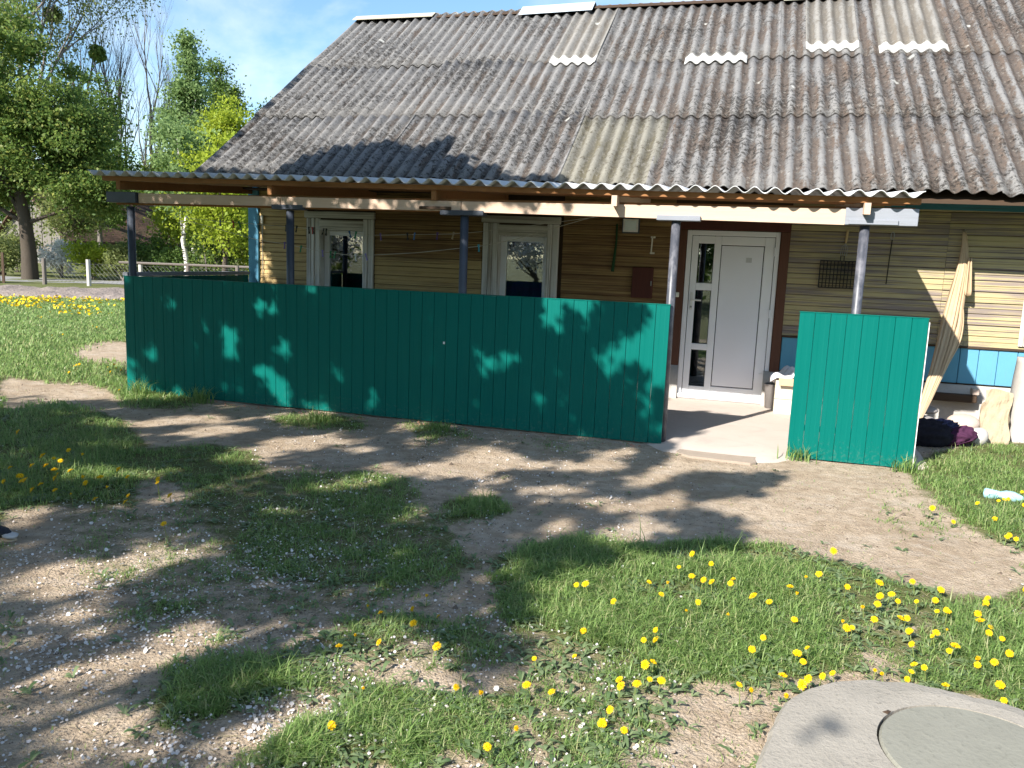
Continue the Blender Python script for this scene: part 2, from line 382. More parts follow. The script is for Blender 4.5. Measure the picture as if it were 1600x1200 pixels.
# ------------------------------------------------------------------ geometry helpers
class MB:
    def __init__(self): self.v, self.f, self.mi, self.uv = [], [], [], None
    def add(self, vs, fs, mi=0):
        o = len(self.v)
        self.v += [tuple(map(float, p)) for p in vs]
        self.f += [tuple(o + i for i in f) for f in fs]
        self.mi += [mi] * len(fs)
        return self
    def box(self, x0, x1, y0, y1, z0, z1, mi=0, rot=None):
        vs = [(x, y, z) for z in (z0, z1) for y in (y0, y1) for x in (x0, x1)]
        if rot:
            c, ax, an = rot
            mt = Matrix.Rotation(an, 3, ax); c = Vector(c)
            vs = [tuple(mt @ (Vector(p) - c) + c) for p in vs]
        return self.add(vs, [(0, 2, 3, 1), (4, 5, 7, 6), (0, 1, 5, 4), (2, 6, 7, 3), (0, 4, 6, 2), (1, 3, 7, 5)], mi)
    def cbox(self, x0, x1, y0, y1, z0, z1, c=0.006, mi=0):
        """box with chamfered edges"""
        pr = [(x0 + c, y0), (x1 - c, y0), (x1, y0 + c), (x1, y1 - c), (x1 - c, y1), (x0 + c, y1), (x0, y1 - c), (x0, y0 + c)]
        pi = [(x0 + c, y0 + c), (x1 - c, y0 + c), (x1 - c, y0 + c), (x1 - c, y1 - c), (x1 - c, y1 - c), (x0 + c, y1 - c), (x0 + c, y1 - c), (x0 + c, y0 + c)]
        vs = [(x, y, z0) for x, y in pi] + [(x, y, z0 + c) for x, y in pr] + [(x, y, z1 - c) for x, y in pr] + [(x, y, z1) for x, y in pi]
        fs = [tuple(range(7, -1, -1)), tuple(range(24, 32))]
        for r_ in range(3):
            for i in range(8):
                j = (i + 1) % 8
                fs.append((r_ * 8 + i, r_ * 8 + j, r_ * 8 + 8 + j, r_ * 8 + 8 + i))
        return self.add(vs, fs, mi)
    def extrude(self, prof, axis, a, b, mi=0):
        """closed 2-D profile along an axis: 'x' takes (y,z) pairs, 'z' takes (x,y), 'y' takes (x,z)"""
        n = len(prof)
        def P(q, t): return {'x': (t, q[0], q[1]), 'z': (q[0], q[1], t), 'y': (q[0], t, q[1])}[axis]
        vs = [P(q, a) for q in prof] + [P(q, b) for q in prof]
        fs = [(i, (i + 1) % n, n + (i + 1) % n, n + i) for i in range(n)] + [tuple(range(n - 1, -1, -1)), tuple(range(n, 2 * n))]
        return self.add(vs, fs, mi)
    def tube(self, pts, rad, n=8, mi=0, cap=True):
        pts = [Vector(p) for p in pts]
        rad = rad if isinstance(rad, (list, tuple)) else [rad] * len(pts)
        vs, fs = [], []
        prev = None
        for i, p in enumerate(pts):
            d = (pts[min(i + 1, len(pts) - 1)] - pts[max(i - 1, 0)])
            d = d.normalized() if d.length > 1e-9 else Vector((0, 0, 1))
            if prev is None: u = d.orthogonal().normalized()
            else:
                u = prev - d * prev.dot(d)
                u = u.normalized() if u.length > 1e-6 else d.orthogonal().normalized()
            prev = u
            w_ = d.cross(u)
            for k_ in range(n):
                a = 2 * math.pi * k_ / n
                vs.append(p + (u * math.cos(a) + w_ * math.sin(a)) * rad[i])
        for i in range(len(pts) - 1):
            for k_ in range(n):
                j = (k_ + 1) % n
                fs.append((i * n + k_, i * n + j, (i + 1) * n + j, (i + 1) * n + k_))
        if cap: fs += [tuple(range(n - 1, -1, -1)), tuple(range((len(pts) - 1) * n, len(pts) * n))]
        return self.add(vs, fs, mi)
    def blob(self, c, r, seed=0, sub=2, rough=0.2, mi=0):
        import bmesh
        bm = bmesh.new()
        bmesh.ops.create_icosphere(bm, subdivisions=sub, radius=1)
        rn = random.Random(seed)
        ks = [(Vector((rn.uniform(-1, 1), rn.uniform(-1, 1), rn.uniform(-1, 1))) * 2.4, rn.uniform(0, 6)) for _ in range(6)]
        vs = []
        for v_ in bm.verts:
            f = 1 + rough * sum(math.sin(v_.co.dot(a) + b) for a, b in ks) / 3
            vs.append((c[0] + v_.co.x * r[0] * f, c[1] + v_.co.y * r[1] * f, c[2] + v_.co.z * r[2] * f))
        fs = [tuple(x.index for x in f.verts) for f in bm.faces]
        bm.free()
        return self.add(vs, fs, mi)
    def mesh(self, name, mats, smooth=False):
        me = bpy.data.meshes.new(name)
        me.from_pydata(self.v, [], self.f)
        for m_ in (mats if isinstance(mats, (list, tuple)) else [mats]): me.materials.append(m_)
        if any(self.mi): me.polygons.foreach_set('material_index', self.mi)
        if smooth: me.polygons.foreach_set('use_smooth', [True] * len(self.f))
        me.update()
        return me
    def build(self, name, mats, parent=None, smooth=False):
        return link(name, self.mesh(name, mats, smooth), parent)

def link(name, data, parent=None, loc=None, rot=None):
    o = bpy.data.objects.new(name, data)
    COL.objects.link(o)
    if loc is not None: o.location = loc
    if rot is not None: o.rotation_euler = rot
    if parent is not None: attach(o, parent)
    return o
WORLD = {}
def attach(o, parent):
    """parent without moving: the pieces are built in place"""
    o.parent = parent
    pm = WORLD.get(parent.name, Matrix.Identity(4))
    o.matrix_parent_inverse = pm.inverted()
def tag(o, label=None, cat=None, group=None, kind=None):
    if label: o['label'] = label
    if cat: o['category'] = cat
    if group: o['group'] = group
    if kind: o['kind'] = kind
    return o
def thing(name, loc, label, cat, group=None):
    o = bpy.data.objects.new(name, None)
    COL.objects.link(o)
    o.location = loc
    o.empty_display_size = 0.2
    WORLD[o.name] = Matrix.Translation(loc)
    return tag(o, label, cat, group)
def npmesh(name, verts, faces_n, mats, mi=None, smooth=False):
    """fast mesh: verts (n,3); faces_n = (m,k) index array of equal-sized faces"""
    me = bpy.data.meshes.new(name)
    nv, (nf, kf) = len(verts), faces_n.shape
    me.vertices.add(nv); me.vertices.foreach_set('co', np.ascontiguousarray(verts, np.float32).ravel())
    me.loops.add(nf * kf); me.loops.foreach_set('vertex_index', np.ascontiguousarray(faces_n, np.int32).ravel())
    me.polygons.add(nf)
    me.polygons.foreach_set('loop_start', np.arange(0, nf * kf, kf, dtype=np.int32))
    me.polygons.foreach_set('loop_total', np.full(nf, kf, np.int32))
    for m_ in (mats if isinstance(mats, (list, tuple)) else [mats]): me.materials.append(m_)
    if mi is not None: me.polygons.foreach_set('material_index', np.ascontiguousarray(mi, np.int32))
    if smooth: me.polygons.foreach_set('use_smooth', np.ones(nf, bool))
    me.update(calc_edges=True)
    return me
def unit(a): return a / np.maximum(np.linalg.norm(a, axis=-1, keepdims=True), 1e-9)
def leaf_quads(c, size, aspect=0.62, up_bias=0.3, r=rng):
    """one small diamond leaf per centre"""
    n = len(c)
    nrm = unit(r.normal(size=(n, 3)) + np.array([0, 0, up_bias]))
    u = unit(np.cross(nrm, r.normal(size=(n, 3))))
    v_ = np.cross(nrm, u)
    s = np.asarray(size).reshape(-1, 1) * np.ones((n, 1))
    V = np.stack([c - u * s, c - v_ * s * aspect + nrm * s * .12, c + u * s, c + v_ * s * aspect + nrm * s * .12], 1).reshape(-1, 3)
    Fq = np.arange(n * 4).reshape(-1, 4)
    return V, Fq
def lattice(seed, n=64):
    g = np.random.default_rng(seed).random((n, n))
    def f(x, y, s):
        x = np.asarray(x) * s; y = np.asarray(y) * s
        xi = np.floor(x).astype(int); yi = np.floor(y).astype(int)
        fx = x - xi; fy = y - yi
        fx = fx * fx * (3 - 2 * fx); fy = fy * fy * (3 - 2 * fy)
        a = g[xi % n, yi % n]; b = g[(xi + 1) % n, yi % n]; c = g[xi % n, (yi + 1) % n]; d = g[(xi + 1) % n, (yi + 1) % n]
        return (a * (1 - fx) + b * fx) * (1 - fy) + (c * (1 - fx) + d * fx) * fy
    return f
L1, L2, L3 = lattice(1), lattice(2), lattice(3)
def project(Pw):
    d = Pw - CAM_O
    z = d @ CAM_F
    zz = np.where(np.abs(z) < 1e-3, 1e-3, z)
    return 800 + F_PX * (d @ CAM_R) / zz, 600 - F_PX * (d @ CAM_U) / zz, z
# ------------------------------------------------------------------ maps of the yard (world grids, digits 0-9)
SHADE = """0000000000077777777777777777777777777777777777777777777777777777777777777777777777777777700000000000000000000000000000
0000000000777777777777777777777777777777777777777777777777777777777777777777777777777777000000000000000000000000000000
0000000007777777777777777777777777777777777777777777777777777777777777790655555777777770000000000000000000000000000000
0000000077777777777777777777777777777777777777777777777777777777499094996065555077777700000000000000000000000000000000
0000000777777777777777777777777777777777777777777777777777999700069206097009999900777000000000000000000000000000000000
0000000777777777777777777777777777777777777777777779700029999900039999990009999900000000000000000000000000000000000000
0000000000777777777777777777777777777777777769999999600699999990019999993309993000000000000000000000000000000000000000
0000000000000077777777777777777777777799999879999999999999999022029999999936090000000000000000000000000000000000000000
0000000000000000077777777777777699999999996202831369999999999656019996099999504100000000000000000000000000000000000000
0000000000000000000007776999999999999999999889960006999999999999799999899369900003960000000000000000000000000000000000
0000000000000000009999999999999999999999999999997202699999999999999999999919997999900300000000000000000000000000000000
0000000000000022669999999999998567699999999999999827999999997229999999996999996091000000000000000000000000000000000000
0000000000000000253669999999966212269999999999999999999999999925999999930699999900000000000004000000000000000000000000
0000000000000000000266999999999621126999989999999226999999999999999999997999999000000000000000000000000000000000000000
0000000000000000000026698999999963336963126999930002699999812999998399999999059200000000000000000000000000000000000000
0000000000000000000000026699999972212632016999810005999999500289992069999999990143000000000000000000000000000000000000
0000000000000000000000002669999972000242005995000269999999820169999999999999999900000000000000000000000000000000000000
0000000000000000000000000226999996221366237993000269999971242699995699999129611000000000000000000000000000000000000000
0000000000012010016386792166999999999366999995000164126962000029950299995006000861000000000000000000000000000000000000
0000025678897889999559999995999999966331269996200056229999620004216769999997000899100000000000000000000000000000000000
0221289999999999999690199999906999995200269999668999999999620001636216912006200999600000000000000000000000000000000000
4799999999999999999696299989965968036740027999999999999999920003999921262000679999000000000000000000000000000000000000
6679999999999999999699999909988962006000399999996369999999300000269996799610169990000000000000000000000000000000000000
9999999999999999335999999979920933109966999999932128999999621220152699836930201100000000000000000000000000000000000000
9999899999999999999999999980820996999999996099966699999999999996231299201835930000000000000000000000000000000000000000
9769999999799999621699930960830999639997097399999999999999999999962059500799971000000000000000000000000000000000000000
9999993468999301731099986999996999629993599999999999999999999999510179000899996000000000000000000000000000000000000000
9952039999300676013799999999999966999999999999999999999999999999300597000699993000000000000002000000000000000000000000
0038998500098636999999999669999930099999999999999999999999999999601890000026990000000000000000000000000000000000000000
9999711699998999999998310799627999699999999999999999999992999999669910000002670000000000000000000000000000000000000000
9846899799992099999300399989999999299899999999999998159994799999996800000000000000000000000000000000000000000000000000
8998338999992099999039999999999999999307999999999997010999999999942000000000000000000000000000000000000000000000000000
6301899999998199929996999999999999999999989999999999590299099999907000000000000000000000000000000000000000000000000000
0699999999139999777777655899999999999999999999999999999999999909919000000000000000000000000200000000000000000000000000
9999999930001999777777777855699999999999999999909999999999999006800000000000000000000000000000000000000000000000000000
9999984269731997777777777777855699999999999995039998999992399913021000000000000000000000000000000000000000000000000000
9998879999299977777777777777777775569999999944999999999990299982000000000000000000000000002000000000000000000000000000
9999999999000777777777777777777777744389999689999999999960100697000000000000000000000000000000000000000000000000000000
9999999999007777777777777777777777899990229999999999999202000299900000000000000000000000000000000000000000000000000000
9999999999008777777777777777777799999999990029999999993070000000030000000000000000000000020000000000000000000000000000
9999999999088888777777777777799999999999999999023799920810000000000000000000000000000000000000000000000000000000000000
9999999999008777777777777789999999999999999999999000013200000000000000000000000000000000000000000000000000000000000000
9999999999066770777777779999999999999999999999999999000000000000000000000000000000000000200000000000000000000000000000
9999999999011565669778999999999999999999999999999999999900000000000000000000000000000000000000000000000000000000000000
9999999999000000115669999999999999999999999999999999999999900000000000000000000000000000000000000000000000000000000000
9999999999000000000179999999999999999999999999999999999995000000000000000000000000000000000000000000000000000000000000
9999999990000000000299999999999999999999999999999999999900000000000000000000000000000000000000000000000000000000000000
9999999990000000000299999999999999999999999999999999997000000000000000000000000000000000000000000000000000000000000000
9999999900000000000379999999999999909999999999999999950000000000000000000000000000000000000000000000000000000000000000
9999999900000000000139999999999999999990999999999666100000000000000000000000000000000000000000000000000000000000000000
9999999800000000000036999999999999999999990666666650000000000000000000000000000000000000000000000000000000000000000000
9999996000000000000005699999999999999998999969066300000000000000000000000000000000000000000000000000000000000000000000
9999600000000000000000236999999999979963993102669000000000000000000000000000000000000200000000000000000000000000000000
9963160000000000000000003599979999628703100000004000000000000000000000000000000000000000000000000000000000000000000000
7313990000000000000000000353122899512000000000000000000000000000000000000000000000000000000000000000000000000000000000
1589900000000000000000000000000378100000000000000000000000000000000000000000000000000000000000000000000000000000000000
8999900000000000000000000000000072000000000000000000000000000000000000000000000000000000000000000000000000000000000000
9999900000000000000000000000000100000000000000000000000000000000000000000000000000000000000000000000000000000000000000
9999000000000000000000000000000000000000000000000000000000000000000000000000000000000000000000000000000000000000000000
9999000000000000000000000000000000000000000000000000000000000000000000000000000000000000000000000000000000000000000000
9990000000000000000000000000000000000000000000000000000000000000000000000000000000000000000000000000000000000000000000
9990000000000000000000000000000000000000000000000000000000000000000000000000000000000000000000000000000000000000000000
9990000000000000000000000000000000000000000000000000000000000000000000000000000000000000000000000000000000000000000000
9900000000000000000000000000000000000000000000000000000000000000000000000000000000000000000000000000000000000000000000
9900000000000000000000000000000000000000000000000000000000000000000000000000000000000000000000000000000000000000000000
9000000000000000000000000000000000000000000000000000000000000000000000000000000000000000000000000000000000000000000000
9000000000000000000000000000000000000000000000000000000000000000000000000000000000000000000000000000000000000000000000
0000000000000000000000000000000000000000000000000000000000000000000000000000000000000000000000000000000000000000000000
0000000000000000000000000000000000000000000000000000000000000000000000000000000000000000000000000000000000000000000000
0000000000000000000000000000000000000000000000000000000000000000000000000000000000000000000000000000000000000000000000
0000000000000000000000000000000000000000000000000000000000000000000000000000000000000000000000000000000000000000000000
0000000000000000000000000000000000000000000000000000000000000000000000000000000000000000000000000000000000000000000000
0000000000000000000000000000000000000000000000000000000000000000000000000000000000000000000000000000000000000000000000
0000000000000000000000000000000000000000000000000000000000000000000000000000000000000000000000000000000000000000000000
0000000000000000000000000000000000000000000000000000000000000000000000000000000000000000000000000000000000000000000000
0000000000000000000000000000000000000000000000000000000000000000000000000000000000000000000000000000000000000000000000""".split('\n')
GRASS = """8888888888888888888888888888888888888888888888888888888888888888444444444444444444444444444444444444444488888888888888888888888888888888
8888888888888888888888888888888888888888888888888888888888888888444444444444444444444444444444444444444488888888888888888888888888888888
8888888888888888888888888888888888888888888888888888888888888888444444444444444444444444444444444444444488888888888888888888888888888888
8888888888888888888888888888888888888888888888888888888888888888444444444444444444444444444444444444444488888888888888888888888888888888
8888888888888888888888888888888888888888888888888888888888888888444444444444444444444444444444444444444488888888888888888888888888888888
8888888888888888888888888888888888888888888888888888888888888888444444444444444444444444444444444444444488888888888888888888888888888888
8888888888888888888888888888888888888888888888888888888888888888444444444444444444444444444444444444444488888888888888888888888888888888
8888888888888888888888888888888888888888888888888888888888888888444444444444404444444444444444444444444488888888888888888888888888888888
8888888888888888888888888888888888888888888888888888888888888888444444444444000044444444444444444444444488888888888888888888888888888888
8888888888888888888888888888888888888888888888888888888888888888444444444440000000044444444444444444444488888888888888888888888888888888
8888888888888888888888888888888888888888888888888888888888888888444444444402100081009944444444444444444488888888888888888888888888888888
8888888888888888888888888888888888888888888888888888888888888888444444444000000888009999444444444444444488888888888888888888888888888888
8888888888888888888888888888888888888888888888888888888888888888444444440000003888402998555444444444444488888888888888888888888888888888
8888888888888888888888888888888888888888888888888888888888888888444444411000007888853555555555044444444488888888888888888888888888888888
8888888888888888888888888888888888888888888888888888888888888888444444001000001788555555555555511444444488888888888888888888888888888888
8888888888888888888888888888888888888888888888888888888888888888444420000122235224554321355555511200444488888888888888888888888888888888
8888888888888888888888888888888888888888888888888888888888888888444000012242222224555555225555511400000488888888888888888888888888888888
8888888888888888888888888888888888888888888888888888888888888888440001112366433212555555545555311100000008888888888888888888888888888888
8888888888888888888888888888888888888888888888888888888888888888400003444444444444555555555555520300000008888888888888888888888888888888
8888888888888888888888888888888888888888888888888888888888888888000144444444444444455555555557798630000000888888888888888888888888888888
8888888888888888888888888888888888888888888888888888888888888880003444444444444444430033668999999996000018888888888888888888888888888888
8888888888888888888888888888888888888888888888888888888888888800034444444444455554420005999999999999755899888888888888888888888888888888
8888888888888888888888888888888888888888888888888888888888888000444444444445666666630008999999999999824999888888888888888888888888888888
8888888888888888888888888888888888888888888888888888888888881004444444444466666666652028999999999999855669988888888888888888888888888888
8888888888888888888888888888888888888888888888888888888888986344444444445666666666665278999999999999666669988888888888888888888888888888
8888888888888888888888888888888888888888888888888888888889999644444444466666666666666389999999999999666669988888888888888888888888888888
8888888888888888888888888888888888888888888888888888888899999986433445666666666666666489999999999999666669988888888888888888888888888888
8888888888888888888888888888888888888888888888888888888999999998602456666666666666661688999999999999876669998888888888888888888888888888
8888888888888888888888888888888888888888888888888888889999999997004666666666666666640278899999999999998669998888888888888888888888888888
8888888888888888888888888888888888888888888888888888899999999990016666666666666666600168899999999999999978996888888888888888888888888888
8888888888888888888888888888888888888888888888888888999999999931166666666666666666200015788997789999999986567888888888888888888888888888
8888888888888888888888888888888888888888888888888889999999998746666666666666666556100002654798755789999611006888888888888888888888888888
8888888888888888888888888888888888888888888888888999999999987777766666666666665458610000012338998557985100000888888888888888888888888888
8888888888888888888888888888888888888888888888889999999999877777776666666666664459961000001203688886430000000088888888888888888888888888
8888888888888888888888888888888888888888888888899999999998777777776666666666665389990010000000111352001000000088888888888888888888888888
8888888888888888888888888888888888888888888888999999999997777777777655666666664269960132100000000000002210000088888888888888888888888888
8888888888888888888888888888888888888888888889999999999877777777777235566666640136800112320000000000000120000008888888888888888888888888
8888888888888888888888888888888888888888888899999999999876777777770022455665510003300000120000000000000001100018888888888888888888888888
8888888888888888888888888888888888888888888999999999999836677777710000335333200000000000000000000000000002221028888888888888888888888888
8888888888888888888888888888888888888888889999999999998124477777400000021110000000000000000000000000000013333178888888888888888888888888
8888888888888888888888888888888888888888699999999999950011465643000000000000000000000000000000000000000123333387888888888888888888888888
8888888888888888888888888888888888888886999999999999500000222120000000000000000000000000000000000000000233333588888888888888888888888888
8888888888888888888888888888888888888869999999999992000000100000000000000000000000000000000000000000000233333799888888888888888888888888
8888888888888888888888888888888888888589999999999720000000000000000000000000000000000000000000000000000133333899588888888888888888888888
8888888888888888888888888888888888883388999999997100000000000000000000000000000000000000000000000000000133334899888888888888888888888888
8888888888888888888888888888888888812578999998650000000000000000000000000000000000000000000000000000000033334899988888888888888888888888
8888888888888888888888888888888888003569978663200000000000000100000000000000000000000000000000000000000023335999988888888888888888888888
8888888888888888888888888888888880002377563311000000000000002212110100001200000000000000000000000000000012335999988888888888888888888888
8888888888888888888888888888888000011353310011021100000000034444232200003420000001010000000000000000000001235999998888888888888888888888
8888888888888888888888888888880000001311000252422211111000266566464300035532000112221100000000000000000000026999998888888888888888888888
8888888888888888888888888888800000001000002636655222221000577776676200166644200233332200000000000000000000027999999888888888888888888888
8888888888888888888888888888000000000000026577665523320003677777776001566655201333333300000000000000000000008999999888888888888888888888
8888888888888888888888888880000000000000366787776322210003667777663004666653101233333301000000000000000000008999999888888888888888888888
8888888888888888888888888800100000000013777888875111200014446676440015556541001121212322210000000000000000008999999888888888888888888888
8888888888888888888888888113112111002357788888860001000002244453410014455210000010102222210000000000000000008999999988888888888888888888
8888888888888888888888883433353331244788888888700000000011122421100002243200000000002222110000000000002100008999999988888888888888888888
8888888888888888888888366566566334667888888887100000000000112100000000020000000000001111000000000000004300007899999988888888888888888888
8888888888888888888885868867886666788878878873000000000000000000000000000000000000000010000000000000003400005899999998888888888888888888
8888888888888888888878899889888678888777777750000000000000000000000000000000000000000000000000000000001300001789999998888888888888888888
8888888888888888888799999999998888877666766400000000000000000000000000000000000000000000000000000000000200000488999998888888888888888888
8888888888888888888999999999998888865565565000000000000000000000000000000000000000000000000000000000000000000158899998888888888888888888
8888888888888888899999999999998888532532541000000000000000000000000000000000000000000000000000000000000000000017899999888888888888888888
8888888888888888999999999999999883122232200000000000000000000000000000000000000000000000000000000000000000000005789999888888888888888888
8888888888888889999999999999999831112111100000000000000000000000000000000000000000000000000000000000000000000000578899888888888888888888
8888888888888699999999999999998300010010000000000000000000000000000000000000000000000000000000000000000000000000258899988888888888888888
8888888888886999999999998999983000000000000000000000000000000000000000000000000000000000000000000000000000000000027788988888888888888888
8888888888869999999999888889940000000000000000000000000000000000000000000000000000000000000000000000000000000000004588888888888888888888
8888888888899999999998768887400000000000000000000000000000000000000000000000000000000000000000000000000000000000001367888888888888888888
8888888888999999999975666673000000000000000000000000000000000000000000000000000000000000000000000000000000000000000135778888888888888888
8888888889999999999753366540000000000000000000000000000000000000000000000000000000000000000000000000000000000000000112558888888888888888
8888888999999999997313333400000000000000000000000000000000000000000000000000000000000000000000000000000000000000000000338888888888888888
8888889999999999853111332000000000000000000000000000000000000000000000000000000000000000000000000000000000000000000000115888888888888888
8888699999999998510111100000000000000000000000000000000000000000000000000000000000000000000000000000000000000000000000011888888888888888
8886999999999974100001100000000000000000000000000000000000000000000000000000000000000000000000000000000000000000000000000888888888888888
8869999999999740000000000000000000000000000000000000000000000000000000000000000000000000000000000000000000000000000000000888888888888888
8899999999997310000000000000000000000000000000000000000000000000000000000000000000000000000000000000000000000000000000000188888888888888
7999999999973100000000000000000000000000000000000000000000000000000000000000000000000000000000000000000000000000000000000088888888888888
9999999999743000000000000000000000000000000000000000000000000000000000000000000000000000000000000000000000000000000000000088888888888888
9999999997431100000000000000000000000000000000000000000000000000000000000000000000000000000000000000000000000000000000000038888888888888
9999999986311000000000000000000000000000000000000000000000000000000000000000000000000000000000000000000000000000000000000018888888888888
8999999865330000000000000000000000000000000000000000000000000000000000000000000000000000000000000000000000000000000000000008888888888888
8899999854321000000000000000000000000000000000000000000000000000000000000000000000000000000000000000000000000000000000000008888888888888
8999998763210000000000000000000000000000000000000000000000000000000000000000000000000000000000000000000000000000000000000001888888888888
9999987655310000000000000000000000000000000000000000000000000000000000000000000000000000000000000000000000000000000000000000888888888888
9999998653310000000000000000000000000000000000000000000000000000000000000000000000000000000000000000000000000000000000000000888888888888
9999988733210000000000000000000000000000000000000000000000000000000000000000000000000000000000000000000000000000000000000000388888888888
9999887652100000000000000000000000000000000000000000000000000000000000000000000000000000000000000000000000000000000000000000188888888888
9999976543200000000000000000000000000000000000000000000000000000000000000000000000000000000000000000000000000000000000000000088888888888""".split('\n')
